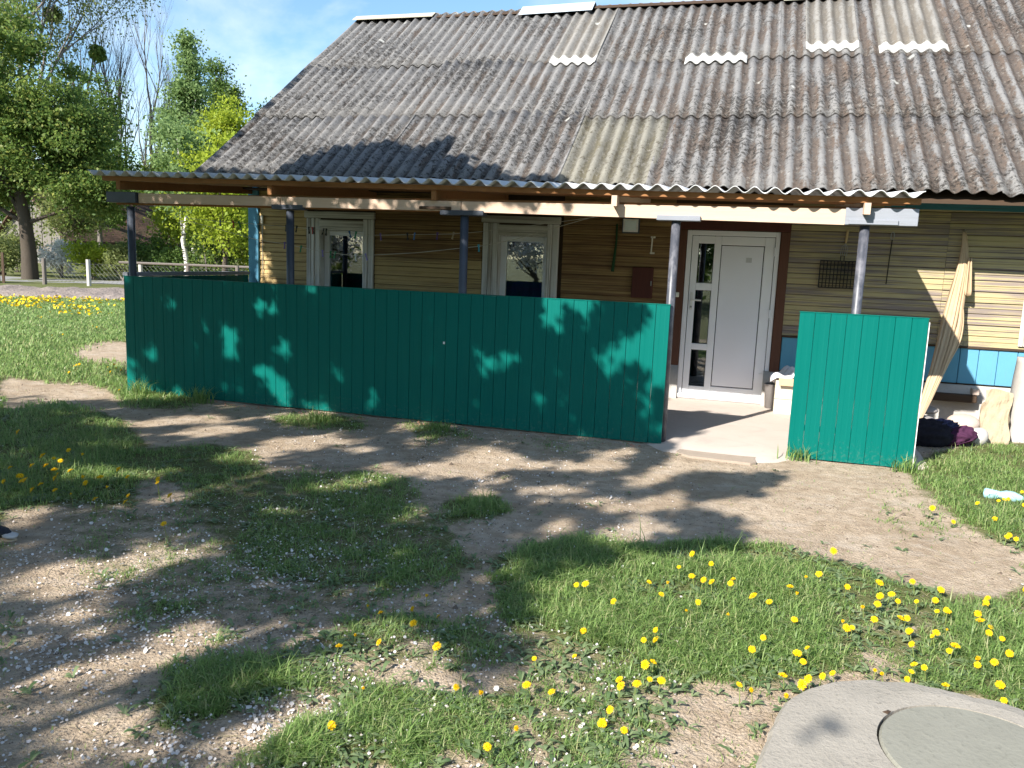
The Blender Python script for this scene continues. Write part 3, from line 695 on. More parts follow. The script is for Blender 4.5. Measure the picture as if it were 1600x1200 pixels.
PETAL = """2222222222222222222222222222222222222222222222222222222222222222222222222222222222222222222222222222222222222222222222222222222222222222
2222222222222222222222222222222222222222222222222222222222222222222222222222222222222222222222222222222222222222222222222222222222222222
2222222222222222222222222222222222222222222222222222222222222222222222222222222222222222222222222222222222222222222222222222222222222222
2222222222222222222222222222222222222222222222222222222222222222222222222222222222222222222222222222222222222222222222222222222222222222
2222222222222222222222222222222222222222222222222222222222222222222222222222222222222222222222222222222222222222222222222222222222222222
2222222222222222222222222222222222222222222222222222222222222222222222222222222222222222222222222222222222222222222222222222222222222222
2222222222222222222222222222222222222222222222222222222222222222222222222222222222222222222222222222222222222222222222222222222222222222
2222222222222222222222222222222222222222222222222222222222222222222222222222212222222222222222222222222222222222222222222222222222222222
2222222222222222222222222222222222222222222222222222222222222222222222222222333622222222222222222222222222222222222222222222222222222222
2222222222222222222222222222222222222222222222222222222222222222222222222223333359922222222222222222222222222222222222222222222222222222
2222222222222222222222222222222222222222222222222222222222222222222222222263333369998622222222222222222222222222222222222222222222222222
2222222222222222222222222222222222222222222222222222222222222222222222222666435666999622222222222222222222222222222222222222222222222222
2222222222222222222222222222222222222222222222222222222222222222222222226666666666666422222222222222222222222222222222222222222222222222
2222222222222222222222222222222222222222222222222222222222222222222222288776666666666222222222122222222222222222222222222222222222222222
2222222222222222222222222222222222222222222222222222222222222222222222888888887766666222222222200222222222222222222222222222222222222222
2222222222222222222222222222222222222222222222222222222222222222222258888888888888772222222222200000222222222222222222222222222222222222
2222222222222222222222222222222222222222222222222222222222222222222588888888888888882222222222200000000222222222222222222222222222222222
2222222222222222222222222222222222222222222222222222222222222222227888888888888888822222222222200000000002222222222222222222222222222222
2222222222222222222222222222222222222222222222222222222222222222288888888888888888822222222222200000000002222222222222222222222222222222
2222222222222222222222222222222222222222222222222222222222222222888888888888888888422222222221100000000000222222222222222222222222222222
2222222222222222222222222222222222222222222222222222222222222228888888888888888888862222222211100000000000222222222222222222222222222222
2222222222222222222222222222222222222222222222222222222222222288888888888888888888832222222111100000000000222222222222222222222222222222
2222222222222222222222222222222222222222222222222222222222222288888888888888888888833312211111100000000000222222222222222222222222222222
2222222222222222222222222222222222222222222222222222222222221288888888888888888888633332111111000000000000022222222222222222222222222222
2222222222222222222222222222222222222222222222222222222222000488888888888888888888333333211111000000000000022222222222222222222222222222
2222222222222222222222222222222222222222222222222222222220000478888888888888888888333333321111000000000000022222222222222222222222222222
2222222222222222222222222222222222222222222222222222222200000036788888888888888874333333332111000000000000012222222222222222222222222222
2222222222222222222222222222222222222222222222222222222000000003367888888888886433333333333111000000000000002222222222222222222222222222
2222222222222222222222222222222222222222222222222222220000000000013788888888633333333333333111000000000000002222222222222222222222222222
2222222222222222222222222222222222222222222222222222200000000000001367888753333333333333333111000000000000003222222222222222222222222222
2222222222222222222222222222222222222222222222222222000000000000000113654333333333333333333111000000000000000222222222222222222222222222
2222222222222222222222222222222222222222222222222220000000000000000012333333333333333333333111000000000000000222222222222222222222222222
2222222222222222222222222222222222222222222222222000000000000000000003333333333333333333333111000000000000000222222222222222222222222222
2222222222222222222222222222222222222222222222220000000000000000000033333333333333333333333111100000000000000122222222222222222222222222
2222222222222222222222222222222222222222222222200000000000000000000233333333333333333333332111100000000000000022222222222222222222222222
2222222222222222222222222222222222222222222222000000000000000000000333333333333333333333332111100000000000000022222222222222222222222222
2222222222222222222222222222222222222222222220000000000000000000003333333333333333333333332111100000000000000022222222222222222222222222
2222222222222222222222222222222222222222222200000000000000000000023333333333333333333333331111100000000000000002222222222222222222222222
2222222222222222222222222222222222222222222000000000000000000000033333333333333333333333331111100000000000000002222222222222222222222222
2222222222222222222222222222222222222222220000000000000000000000333333333333333333333333331111000000000000000002222222222222222222222222
2222222222222222222222222222222222222222000000000000000000000002333333333333333333333333331111000000000000000000222222222222222222222222
2222222222222222222222222222222222222220000000000000000000000003333333333333333333333333331111000000000000000000222222222222222222222222
2222222222222222222222222222222222222200000000000000000000000033333333333333333333333333331111000000000000000000222222222222222222222222
2222222222222222222222222222222222222000000000000000000000000233333333333333333333333333331111000000000000000000022222222222222222222222
2222222222222222222222222222222222220000000000000000000000000333333333333333333333333333331111000000000000000000022222222222222222222222
2222222222222222222222222222222222200000000000000000000000003333333333333333333333333333331111000000000000000000022222222222222222222222
2222222222222222222222222222222222000000000000000000000000023333333333333333333333333333331111000000000000000000022222222222222222222222
2222222222222222222222222222222220000000000000000000000000033333333333333333333333333333321111000000000000000000002222222222222222222222
2222222222222222222222222222222000000000000000000000000000333333333333333333333333333333321111000000000000000000002222222222222222222222
2222222222222222222222222222220000000000000000000000000002333333333333333333333333333333321111000000000000000000002222222222222222222222
2222222222222222222222222222200000000000000000000000000002222323323333333333333333333333311111000000000000000000000222222222222222222222
2222222222222222222222222222000000000000000000000000000001111212222222333333333333333333311111000000000000000000000222222222222222222222
2222222222222222222222222220000000000000000000000000000000001001011211222232333333333333311111000000000000000000000222222222222222222222
2222222222222222222222222200000000000000000000000000000000000000000101101121222232332333301111000000000000000000000222222222222222222222
2222222222222222222222222000000000000000000000000000000000000000000000000000101121221222200111000000000000000000000022222222222222222222
2222222222222222222222220000000000000000000000000000000000000000000000000000000010111111000001000000000000000000000022222222222222222222
2222222222222222222222000000000000000000000000000000000000000000000000000000000000000000000001000000000000000000000022222222222222222222
2222222222222222222220000000000000000000000000000000000000000000000000000000000000000000000000000000000000000000000002222222222222222222
2222222222222222222200000000000000000000000000000000000000000000000000000000000000000000000000000000000000000000000002222222222222222222
2222222222222222222000000000000000000000000000000000000000000000000000000000000000000000000000000000000000000000000002222222222222222222
2222222222222222220000000000000000000000000000000000000000000000000000000000000000000000000000000000000000000000000002222222222222222222
2222222222222222200000000000000000000000000000000000000000000000000000000000000000000000000000000000000000000000000000222222222222222222
2222222222222222000000000000000000000000000000000000000000000000000000000000000000000000000000000000000000000000000000222222222222222222
2222222222222220000000000000000000000000000000000000000000000000000000000000000000000000000000000000000000000000000000222222222222222222
2222222222222000000000000000000000000000000000000000000000000000000000000000000000000000000000000000000000000000000000022222222222222222
2222222222220000000000000000000000000000000000000000000000000000000000000000000000000000000000000000000000000000000000022222222222222222
2222222222200000000000000000000000000000000000000000000000000000000000000000000000000000000000000000000000000000000000022222222222222222
2222222222000000000000000000000000000000000000000000000000000000000000000000000000000000000000000000000000000000000000022222222222222222
2222222220000000000000000000000000000000000000000000000000000000000000000000000000000000000000000000000000000000000000002222222222222222
2222222200000000000000000000000000000000000000000000000000000000000000000000000000000000000000000000000000000000000000002222222222222222
2222222000000000000000000000000000000000000000000000000000000000000000000000000000000000000000000000000000000000000000002222222222222222
2222220000000000000000000000000000000000000000000000000000000000000000000000000000000000000000000000000000000000000000000222222222222222
2222000000000000000000000000000000000000000000000000000000000000000000000000000000000000000000000000000000000000000000000222222222222222
2220000000000000000000000000000000000000000000000000000000000000000000000000000000000000000000000000000000000000000000000222222222222222
2200000000000000000000000000000000000000000000000000000000000000000000000000000000000000000000000000000000000000000000000222222222222222
2000000000000000000000000000000000000000000000000000000000000000000000000000000000000000000000000000000000000000000000000022222222222222
0000000000000000000000000000000000000000000000000000000000000000000000000000000000000000000000000000000000000000000000000022222222222222
0000000000000000000000000000000000000000000000000000000000000000000000000000000000000000000000000000000000000000000000000022222222222222
0000000000000000000000000000000000000000000000000000000000000000000000000000000000000000000000000000000000000000000000000002222222222222
0000000000000000000000000000000000000000000000000000000000000000000000000000000000000000000000000000000000000000000000000002222222222222
0000000000000000000000000000000000000000000000000000000000000000000000000000000000000000000000000000000000000000000000000002222222222222
0000000000000000000000000000000000000000000000000000000000000000000000000000000000000000000000000000000000000000000000000002222222222222
0000000000000000000000000000000000000000000000000000000000000000000000000000000000000000000000000000000000000000000000000000222222222222
0000000000000000000000000000000000000000000000000000000000000000000000000000000000000000000000000000000000000000000000000000222222222222
0000000000000000000000000000000000000000000000000000000000000000000000000000000000000000000000000000000000000000000000000000222222222222
0000000000000000000000000000000000000000000000000000000000000000000000000000000000000000000000000000000000000000000000000000022222222222
0000000000000000000000000000000000000000000000000000000000000000000000000000000000000000000000000000000000000000000000000000022222222222
0000000000000000000000000000000000000000000000000000000000000000000000000000000000000000000000000000000000000000000000000000022222222222""".split('\n')
toarr = lambda rows: np.array([[int(ch) for ch in r_] for r_ in rows], float) / 9
shade_g, grass_g, petal_g = toarr(SHADE), toarr(GRASS), toarr(PETAL)
GX0, GY0, GC = -12.0, 1.0, 0.125
def gsample(A, x, y, default=0.0):
    u = (np.asarray(x) - GX0) / GC - 0.5; v_ = (np.asarray(y) - GY0) / GC - 0.5
    ny, nx = A.shape
    ok = (u > -0.5) & (u < nx - 0.5) & (v_ > -0.5) & (v_ < ny - 0.5)
    u = np.clip(u, 0, nx - 1.001); v_ = np.clip(v_, 0, ny - 1.001)
    i, j = u.astype(int), v_.astype(int); fu, fv = u - i, v_ - j
    r_ = (A[j, i] * (1 - fu) + A[j, i + 1] * fu) * (1 - fv) + (A[j + 1, i] * (1 - fu) + A[j + 1, i + 1] * fu) * fv
    return np.where(ok, r_, default)
def far_default(x, y):
    return np.where((y > 11.5) | (x < -11.5), 0.95, np.where((x > -7.4) & (y > 7.9), 0.1, np.where(y < 1.2, 0.75, np.where(x > 4.5, 0.9, 0.6))))
def grass_at(x, y):
    x = np.asarray(x, float); y = np.asarray(y, float)
    g = gsample(grass_g, x, y, -1)
    g = np.where(g < 0, far_default(x, y), g)
    g = np.where((x > -7.1) & (x < 1.7) & (y > 7.92), 0.0, g)
    return g
def height_at(x, y):
    near = np.exp(-((x + 2) ** 2 + (y - 6) ** 2) / 600.0)
    h = (L1(x, y, 0.7) - .5) * .035 + (L2(x, y, 2.3) - .5) * .018 + (L3(x, y, 9.0) - .5) * .008
    h += grass_at(x, y) * 0.012
    return h + (1 - near) * (L1(x, y, 0.06) - .5) * .25
porch_edge = lambda x: 7.80

# ------------------------------------------------------------------ ground
def dense(a, b, st, far, k_):
    core = list(np.arange(a, b + 1e-6, st))
    lo, hi, s_ = a, b, st
    L_, H_ = [], []
    while lo > -far:
        s_ *= k_; lo -= s_; L_.append(lo)
    s_ = st
    while hi < far:
        s_ *= k_; hi += s_; H_.append(hi)
    return np.array(L_[::-1] + core + H_)
gx, gy = dense(-10, 3.6, 0.055, 1500, 1.22), dense(1.4, 10.0, 0.05, 1500, 1.22)
XX, YY = np.meshgrid(gx, gy)
ZZ = height_at(XX, YY)
V = np.stack([XX.ravel(), YY.ravel(), ZZ.ravel()], 1)
nx, ny = len(gx), len(gy)
idx = np.arange(nx * ny).reshape(ny, nx)
Fq = np.stack([idx[:-1, :-1].ravel(), idx[:-1, 1:].ravel(), idx[1:, 1:].ravel(), idx[1:, :-1].ravel()], 1)
k = NM('yard_soil_and_turf', 0.95, 0.1)
at = k.n('Attribute'); at.attribute_name = 'grass'
v = k.pos()
n1 = k.noise(v, 1.3, 5, 0.6); n2 = k.noise(v, 9, 5, 0.65); n3 = k.noise(v, 70, 4, 0.75)
dirt = k.mix(k.ramp(n1, (0.3, 0.0), (0.7, 1.0)), (0.37, 0.285, 0.20), (0.53, 0.435, 0.33))
dirt = k.mix(k.ramp(n2, (0.42, 0.0), (0.66, 0.7)), dirt, (0.265, 0.20, 0.138))
dirt = k.mix(k.ramp(k.noise(k.pos((1, 1.5, 1)), 3.2, 7, 0.75, 0.8), (0.5, 0.0), (0.64, 0.55)), dirt, (0.5, 0.43, 0.35))
dirt = k.mix(k.ramp(n3, (0.58, 0.0), (0.72, 0.55)), dirt, (0.15, 0.115, 0.085))
dirt = k.mix(k.ramp(k.noise(v, 110, 3, 0.7), (0.66, 0.0), (0.74, 0.6)), dirt, (0.50, 0.45, 0.39))
turf = k.mix(n2, (0.085, 0.105, 0.035), (0.16, 0.165, 0.07))
turf = k.mix(k.ramp(n3, (0.5, 0.0), (0.75, 0.6)), turf, (0.14, 0.125, 0.06))
gf = k.math('ADD', at.outputs['Fac'], k.math('ADD', k.math('MULTIPLY', k.math('SUBTRACT', n2, 0.5), 0.9), k.math('MULTIPLY', k.math('SUBTRACT', n3, 0.5), 0.7)))
k.color(k.mix(k.ramp(gf, (0.38, 0.0), (0.68, 1.0)), dirt, turf))
vo = k.voro(v, 60)
k.bump(k.math('ADD', k.math('ADD', n3, k.math('MULTIPLY', vo, 0.5)), k.math('MULTIPLY', k.noise(v, 16, 6, 0.75), 1.6)), 0.9, 0.016)
M['ground'] = k.m
me = npmesh('ground', V, Fq, M['ground'], smooth=True)
a_ = me.attributes.new('grass', 'FLOAT', 'POINT')
a_.data.foreach_set('value', grass_at(V[:, 0], V[:, 1]).astype(np.float32))
tag(link('ground', me), kind='structure')

# porch floor slab, irregular front edge
mb = MB()
xs = np.linspace(-7.05, 1.75, 60)
ef = [8.00 + 0.03 * (L2(x, 3.3, 2.0) - .5) + (-.40 * math.exp(-((x + .1) / .66) ** 6)) for x in xs]
top, zt = [], 0.055
n = len(xs)
vs = [(x, e - 0.12, -0.03) for x, e in zip(xs, ef)] + [(x, e, 0.012) for x, e in zip(xs, ef)] + [(x, e + 0.45, zt) for x, e in zip(xs, ef)] + [(x, 10.55, zt + .02) for x in xs]
fs = [(r_ * n + i, r_ * n + i + 1, (r_ + 1) * n + i + 1, (r_ + 1) * n + i) for r_ in range(3) for i in range(n - 1)]
mb.add(vs, fs)
tag(mb.build('porch_floor', M['porch_floor'], smooth=True), kind='structure')

# a worn step-mat slab let into the soil before the opening
mb = MB()
pts = [(-.52, 7.62), (-.40, 7.50), (-.1, 7.475), (.16, 7.46), (.21, 7.50), (.20, 7.66), (.22, 7.80), (-.1, 7.86), (-.48, 7.84)]
n = len(pts)
mb.add([(x, y, -0.01) for x, y in pts] + [(x, y, 0.024) for x, y in pts], [(i, (i + 1) % n, n + (i + 1) % n, n + i) for i in range(n)] + [tuple(range(n, 2 * n))])
tag(mb.build('door_mat', M['mat']), 'flat grey-brown mat with crumbled edges on the ground before the porch opening', 'mat')

# ------------------------------------------------------------------ house
YW = 10.52
house = thing('house', (-1.0, YW, 0), 'long timber house with yellow plank walls, white door and weathered corrugated roof', 'house')
HX0, HX1 = -7.05, 5.0
WIN = [(-5.95, -5.24), (-3.27, -2.57)]
DX0, DX1, DZ0, DZ1 = -0.767, 0.350, 0.12, 2.22
# wall body behind the siding, pieced around the openings
mb = MB()
def wallpiece(x0, x1, z0, z1): mb.box(x0, x1, YW + .012, YW + .16, z0, z1)
edges = [(HX0, WIN[0][0], 0, 0), (WIN[0][0], WIN[0][1], 1, 1), (WIN[0][1], WIN[1][0], 0, 0), (WIN[1][0], WIN[1][1], 1, 1), (WIN[1][1], DX0, 0, 0), (DX0, DX1, 2, 2), (DX1, HX1, 0, 0)]
for x0, x1, a, b in edges:
    if a == 0: wallpiece(x0, x1, 0.45, 2.78)
    elif a == 1: wallpiece(x0, x1, 0.45, 0.95); wallpiece(x0, x1, 2.12, 2.78)
    else: wallpiece(x0, x1, DZ1, 2.78)
front = mb.build('front_wall', M['dark_wood'], house)
# siding, board by board
RH = 0.1285
def plank(x0, x1, zb, mat, tilt=0.0):
    y = YW
    j = rng.uniform(-.004, .004)
    prof = [(y + .014, zb + .002), (y - .017 + j, zb + .002), (y - .022 + j, zb + .008), (y - .021 + j, zb + .016), (y - .017 + j, zb + RH * .47), (y - .009 + j, zb + RH * .49), (y - .009 + j, zb + RH * .51), (y - .018 + j, zb + RH * .54), (y - .012 + j, zb + RH - .012), (y - .006 + j, zb + RH - .004), (y + .014, zb + RH - .004)]
    MB().extrude([(a, b) for a, b in prof], 'x', x0, x1).build('plank', mat, front)
for row in range(14):
    zb = 0.985 + RH * row - .02
    if zb + RH > 2.80: break
    segs = [(-6.94, -6.17, 'siding_ochre'), (-5.08, -3.49, 'siding_ochre'), (-2.37, -0.935, 'siding_brown'), (0.465, 2.2 + .0, 'siding_worn'), (2.203, HX1, 'siding_worn')]
    for x0, x1, mt_ in segs:
        if zb < 0.95 and x0 < 0: continue
        if mt_ == 'siding_ochre' and x0 > -5.5: mt_ = 'siding_ochre' if row < 6 else 'siding_brown'
        if mt_ == 'siding_brown' and x0 > -2.5: mt_ = 'siding_brown'
        if zb > 2.30:
            x0_, x1_ = x0, x1
            if x0 == -6.94: x1_ = -5.6
            if x0 == -5.08: x0_ = -5.597
            plank(x0_, x1_, zb, M[mt_])
        else: plank(x0, x1, zb, M[mt_])
# blue skirting boards with a ledge over them
def blue_board(x0, x1): MB().cbox(x0 + .003, x1 - .003, YW - .024, YW + .012, 0.53, 0.945, .005).build('skirting_board', M['blue_wood'], front)
x = 0.47
while x < HX1: blue_board(x, x + .2); x += .2
x = HX0 + .1
while x < -1.0: blue_board(x, x + .2); x += .2
MB().box(0.47, HX1, YW - .045, YW + .01, 0.947, 0.966).build('ledge', M['dark_wood'], front)
MB().box(HX0 + .1, -0.94, YW - .045, YW + .01, 0.947, 0.966).build('ledge', M['dark_wood'], front)
# plinth
mb = MB()
xs = np.linspace(HX0, HX1, 70)
n = len(xs)
vs = []
for x in xs:
    q = (L2(x, 1.1, 2.1) - .5) * .05
    vs += [(x, YW - .10 + q, -.1), (x, YW - .07 + q * .8, .30), (x, YW - .045 + q * .5, .50), (x, YW + .16, .53)]
mb.add(vs, [(i * 4 + a, (i + 1) * 4 + a, (i + 1) * 4 + a + 1, i * 4 + a + 1) for i in range(n - 1) for a in range(3)])
keep = [f for f in mb.f if not (DX0 - .02 < (mb.v[f[0]][0] + mb.v[f[1]][0]) / 2 < DX1 + .02)]
mb.f, mb.mi = keep, [0] * len(keep)
mb.build('plinth', M['lime'], house, smooth=True)
MB().box(DX0 - .1, DX1 + .1, YW - .04, YW + .1, 0.0, 0.115).build('threshold', M['stone_grey'], house)
# corner board, soffit, fascia
MB().cbox(-7.11, -6.945, YW - .05, YW + .03, 0.52, 2.74, .006).build('corner_board', M['blue_wood'], house)
MB().box(-7.11, -7.075, YW + .033, YW + .18, 0.52, 2.74).build('corner_board', M['blue_wood'], house)
MB().cbox(3.05, 3.19, YW - .05, YW - .026, 1.0, 1.76, .006).build('casing', M['casing'], house)
# gable and rear walls
YR, ZR = 14.28, 6.0
mb = MB()
mb.add([(HX0, YW + .03, .4), (HX0, 17.95, .4), (HX0, 17.95, 3.1), (HX0, YR, 5.7), (HX0, YW + .03, 3.1)], [(4, 3, 2, 1, 0)])
mb.add([(HX1, YW + .03, .4), (HX1, 17.95, .4), (HX1, 17.95, 3.1), (HX1, YR, 5.7), (HX1, YW + .03, 3.1)], [(0, 1, 2, 3, 4)])
mb.box(HX0, HX1, 17.95, 18.1, -.1, 3.1)
mb.box(HX0, HX0 + .1, YW + .1, 17.95, -.1, .41); mb.box(HX1 - .1, HX1, YW + .1, 17.95, -.1, .41)
mb.build('gable_wall', M['siding_worn'], house)
MB().box(HX0 + .02, HX1 - .02, YW + 1.3, YW + 1.4, .1, 2.9).build('dark_room_backing', M['room_dark'], house)  # added backing sheet; its black colour gives the room its darkness

# windows
def window(x0, x1, zt, idx):
    cx0, cx1 = x0 - .205, x1 + .145
    fr_ = MB()
    yf = YW + .085
    b = .07
    gx0, gx1 = x0 + .10, x1 - .085
    fr_.cbox(x0, gx0, yf, yf + .06, 0.95, zt, .005); fr_.cbox(gx1, x1, yf, yf + .06, 0.95, zt, .005)
    fr_.cbox(gx0, gx1, yf, yf + .06, zt - .07, zt, .005); fr_.cbox(gx0, gx1, yf, yf + .06, 0.95, 1.03, .005)
    win = fr_.build('window', M['white_pvc'], house)
    MB().box(gx0, gx1, yf + .02, yf + .028, 1.03, zt - .07).build('pane', M['glass'], win)
    # reveal
    rv = MB()
    rv.box(x0 - .004, x0 + .02, YW - .02, yf, 0.95, zt + .02); rv.box(x1 - .02, x1 + .004, YW - .02, yf, 0.95, zt + .02)
    rv.box(x0 + .02, x1 - .02, YW - .02, yf, zt, zt + .03)
    rv.build('reveal', M['casing'], win)
    # casing made of moulded strips
    n = 0
    for a, c_ in ((cx0, cx0 + .085), (cx0 + .088, cx0 + .135), (cx0 + .138, x0 + .012)):
        MB().cbox(a, c_, YW - .040 - .012 * (n % 2), YW - .002, 1.0, 2.24, .007).build('casing', M['casing'], win); n += 1
    for a, c_ in ((x1 - .012, x1 + .055), (x1 + .058, x1 + .145)):
        MB().cbox(a, c_, YW - .040 - .012 * (n % 2), YW - .002, 1.0, 2.24, .007).build('casing', M['casing'], win); n += 1
    for a, c_, e in ((zt + .004, 2.125, .0), (2.128, 2.22, .012), (2.243, 2.335, .03)):
        MB().cbox((cx0 if a > 2.2 else x0 + .012) - e * .6, (cx1 if a > 2.2 else x1 - .012) + e * .6, YW - .043 - e, YW - .004, a, c_, .007).build('casing', M['casing_h'], win)
    MB().cbox(cx0 - .03, cx1 + .03, YW - .09, YW - .003, .965, .998, .006).build('sill', M['casing_h'], win)
    return win, gx0, gx1
w1, a, b = window(*WIN[0], 2.075, 0)
def cloth_strip(x0, x1, y, z0, z1, amp, nf, mat, parent):
    mb = MB(); n = 40
    xs = np.linspace(x0, x1, n)
    ys = [y + amp * math.sin(i / n * nf * 6.28) for i in range(n)]
    mb.add([(x_, y_, z0) for x_, y_ in zip(xs, ys)] + [(x_, y_ * .5 + y * .5, z1) for x_, y_ in zip(xs, ys)], [(i, i + 1, n + i + 1, n + i) for i in range(n - 1)])
    mb.build('curtain', mat, parent, True)
cloth_strip(a + .0, a + .09, YW + .26, .9, 1.62, .012, 2, M['curtain_blue'], w1)
cloth_strip(a + .092, a + .12, YW + .255, .9, 1.45, .006, 1, M['white_cloth'], w1)
cloth_strip(b - .22, b + .02, YW + .27, .9, 2.1, .015, 5, M['curtain_dark'], w1)
w2, a, b = window(*WIN[1], 2.075, 1)
cloth_strip(a - .02, b + .02, YW + .22, .9, 1.47, .012, 5, M['curtain_blue'], w2)

# door
door = MB()
yd = YW - .012
def dc(x0, x1, z0, z1, y0=0.0, c=.004): door.cbox(x0, x1, yd + y0, yd + .07, z0, z1, c)
W_ = DX1 - DX0
dc(DX0, DX0 + .058, DZ0, DZ1); dc(DX1 - .05, DX1, DZ0, DZ1); dc(DX0 + .058, DX1 - .05, DZ1 - .06, DZ1)
dr = door.build('door', M['white_pvc'], house)
lx0, lx1, lz0, lz1 = DX0 + .066, DX1 - .056, DZ0 + .03, DZ1 - .067
leaf = MB()
def lc(x0, x1, z0, z1): leaf.cbox(x0, x1, yd + .012, yd + .066, z0, z1, .006)
sx1 = lx0 + .078; gx1_ = sx1 + .195; px0 = gx1_ + .082; px1 = lx1 - .118
lc(lx0, sx1, lz0, lz1); lc(gx1_, px0, lz0, lz1); lc(px1, lx1, lz0, lz1)
lc(px0, px1, lz1 - .105, lz1); lc(px0, px1, lz0, lz0 + .105)
panes = [(1.565, 2.06), (.795, 1.475), (.245, .715)]
zz = [lz0] + [q for pz in panes[::-1] for q in pz] + [lz1]
for i in range(0, len(zz), 2): lc(sx1, gx1_, zz[i], zz[i + 1])
lf = leaf.build('door_leaf', M['white_pvc'], dr)
for z0, z1 in panes: MB().box(sx1 + .004, gx1_ - .004, yd + .03, yd + .04, z0 + .002, z1 - .002).build('pane', M['glass'], dr)
sl = MB()
sl.box(px0 + .002, px1 - .002, yd + .028, yd + .05, lz0 + .107, lz1 - .107)
for z0, z1 in panes:
    for q in ((sx1 + .001, sx1 + .008, z0, z1), (gx1_ - .008, gx1_ - .001, z0, z1), (sx1 + .008, gx1_ - .008, z1 - .007, z1 - .001), (sx1 + .008, gx1_ - .008, z0 + .001, z0 + .007)):
        sl.box(q[0], q[1], yd + .024, yd + .029, q[2], q[3])
sl.build('seal', M['seal'], dr)
MB().cbox(px0 + .01, px1 - .01, yd + .018, yd + .045, lz0 + .115, lz1 - .115, .004).build('infill_panel', M['white_panel'], dr)
for z in (.42, 1.22, 1.98):
    mb = MB(); mb.tube([(lx1 + .003, yd - .006, z - .05), (lx1 + .003, yd - .006, z + .05)], .012, 8)
    mb.box(lx1 - .07, lx1 - .008, yd + .002, yd + .014, z - .045, z + .045)
    mb.build('hinge', M['white_pvc'], dr)
mb = MB()
hz = 1.33
mb.cbox(lx0 + .022, lx0 + .052, yd - .002, yd + .013, hz - .11, hz + .11, .004)
mb.tube([(lx0 + .037, yd, hz + .02), (lx0 + .037, yd - .045, hz + .02), (lx0 + .06, yd - .055, hz + .02), (lx0 + .16, yd - .055, hz + .018)], .010, 8)
mb.build('handle', M['metal_white'], dr)
MB().tube([(lx0 + .037, yd - .004, hz - .07), (lx0 + .037, yd + .01, hz - .07)], .013, 10).build('lock_cylinder', M['grey_metal'], dr)
MB().box(px0 + .31, px0 + .38, yd + .0155, yd + .0185, 1.84, 1.90).build('sticker', plain('faint_grey_print', (.52, .53, .55), .5, var=.2, scale=90), dr)
MB().cbox(DX0 - .03, DX1 + .03, yd - .03, yd + .03, DZ0 - .03, DZ0 + .024, .004).build('door_sill', M['metal_white'], dr)
# door trim
for nm, q in (('l', (DX0 - .165, DX0 - .005, .12, 2.225)), ('r', (DX1 + .005, DX1 + .115, .12, 2.225))):
    MB().cbox(q[0], q[1], YW - .034, YW + .01, q[2], q[3], .006).build('door_trim', M['brown_trim'], house)
MB().cbox(DX0 - .165, DX1 + .115, YW - .036, YW + .01, 2.228, 2.36, .006).build('door_trim', M['red_brown'], house)

# roof ----------------------------------------------------------------
SL = 0.70
YE, ZE, TILT = 9.55, 2.665, -0.0125
def roof_z(x, y):
    f = max(0.0, 1 - (y - YE) / (YR - YE))
    return ZE + SL * (y - YE) + TILT * (x + 2.5) * f + .012 * math.sin(x * 1.3) * f
roof = MB()
roof.add([(-7.22, YE + .06, roof_z(-7.2, YE) - .055), (5.15, YE + .06, roof_z(5.1, YE) - .055), (5.15, YR, ZR - .09), (-7.22, YR, ZR - .09),
          (-7.22, YE + .06, roof_z(-7.2, YE) - .085), (5.15, YE + .06, roof_z(5.1, YE) - .085), (5.15, YR, ZR - .14), (-7.22, YR, ZR - .14),
          (-7.22, 18.9, 2.75), (5.15, 18.9, 2.75), (-7.22, 18.9, 2.70), (5.15, 18.9, 2.70)],
         [(0, 1, 2, 3), (7, 6, 5, 4), (0, 4, 5, 1), (0, 3, 7, 4), (1, 5, 6, 2), (3, 2, 9, 8), (6, 7, 10, 11), (8, 9, 11, 10), (3, 8, 10, 7), (2, 6, 11, 9)])
roof = roof.build('roof', M['dark_wood'], house)
def wave_sheet(pitch, nw, length, amp, th=0.007, nl=5, name='roof_sheet', mat=None, spw=10, sag=0.0):
    nxs = nw * spw + 1
    xs_ = np.linspace(-nw * pitch / 2, nw * pitch / 2, nxs)
    ys_ = np.linspace(0, length, nl)
    Xg, Yg = np.meshgrid(xs_, ys_)
    Zg = amp * np.cos(2 * np.pi * Xg / pitch) + sag * np.sin(np.pi * Yg / length)
    top_ = np.stack([Xg.ravel(), Yg.ravel(), Zg.ravel() + th / 2], 1); bot = top_ - np.array([0, 0, th])
    V_ = np.concatenate([top_, bot]); N_ = nxs * nl
    ii = np.arange(N_).reshape(nl, nxs)
    q1 = np.stack([ii[:-1, :-1].ravel(), ii[:-1, 1:].ravel(), ii[1:, 1:].ravel(), ii[1:, :-1].ravel()], 1)
    q2 = q1[:, ::-1] + N_
    def rim(r_): return np.stack([r_[:-1], r_[:-1] + N_, r_[1:] + N_, r_[1:]], 1)
    q3 = np.concatenate([rim(ii[0]), rim(ii[-1][::-1]), rim(ii[:, 0][::-1]), rim(ii[:, -1])])
    me_ = npmesh(name, V_, np.concatenate([q1, q2, q3]), mat)
    sm = np.zeros(len(me_.polygons), bool); sm[:len(q1) * 2] = True
    me_.polygons.foreach_set('use_smooth', sm)
    return me_
PIT, NW = 0.174, 8
WS = PIT * 7
rows = [(9.55, 11.08), (10.98, 12.55), (12.44, 14.30)]
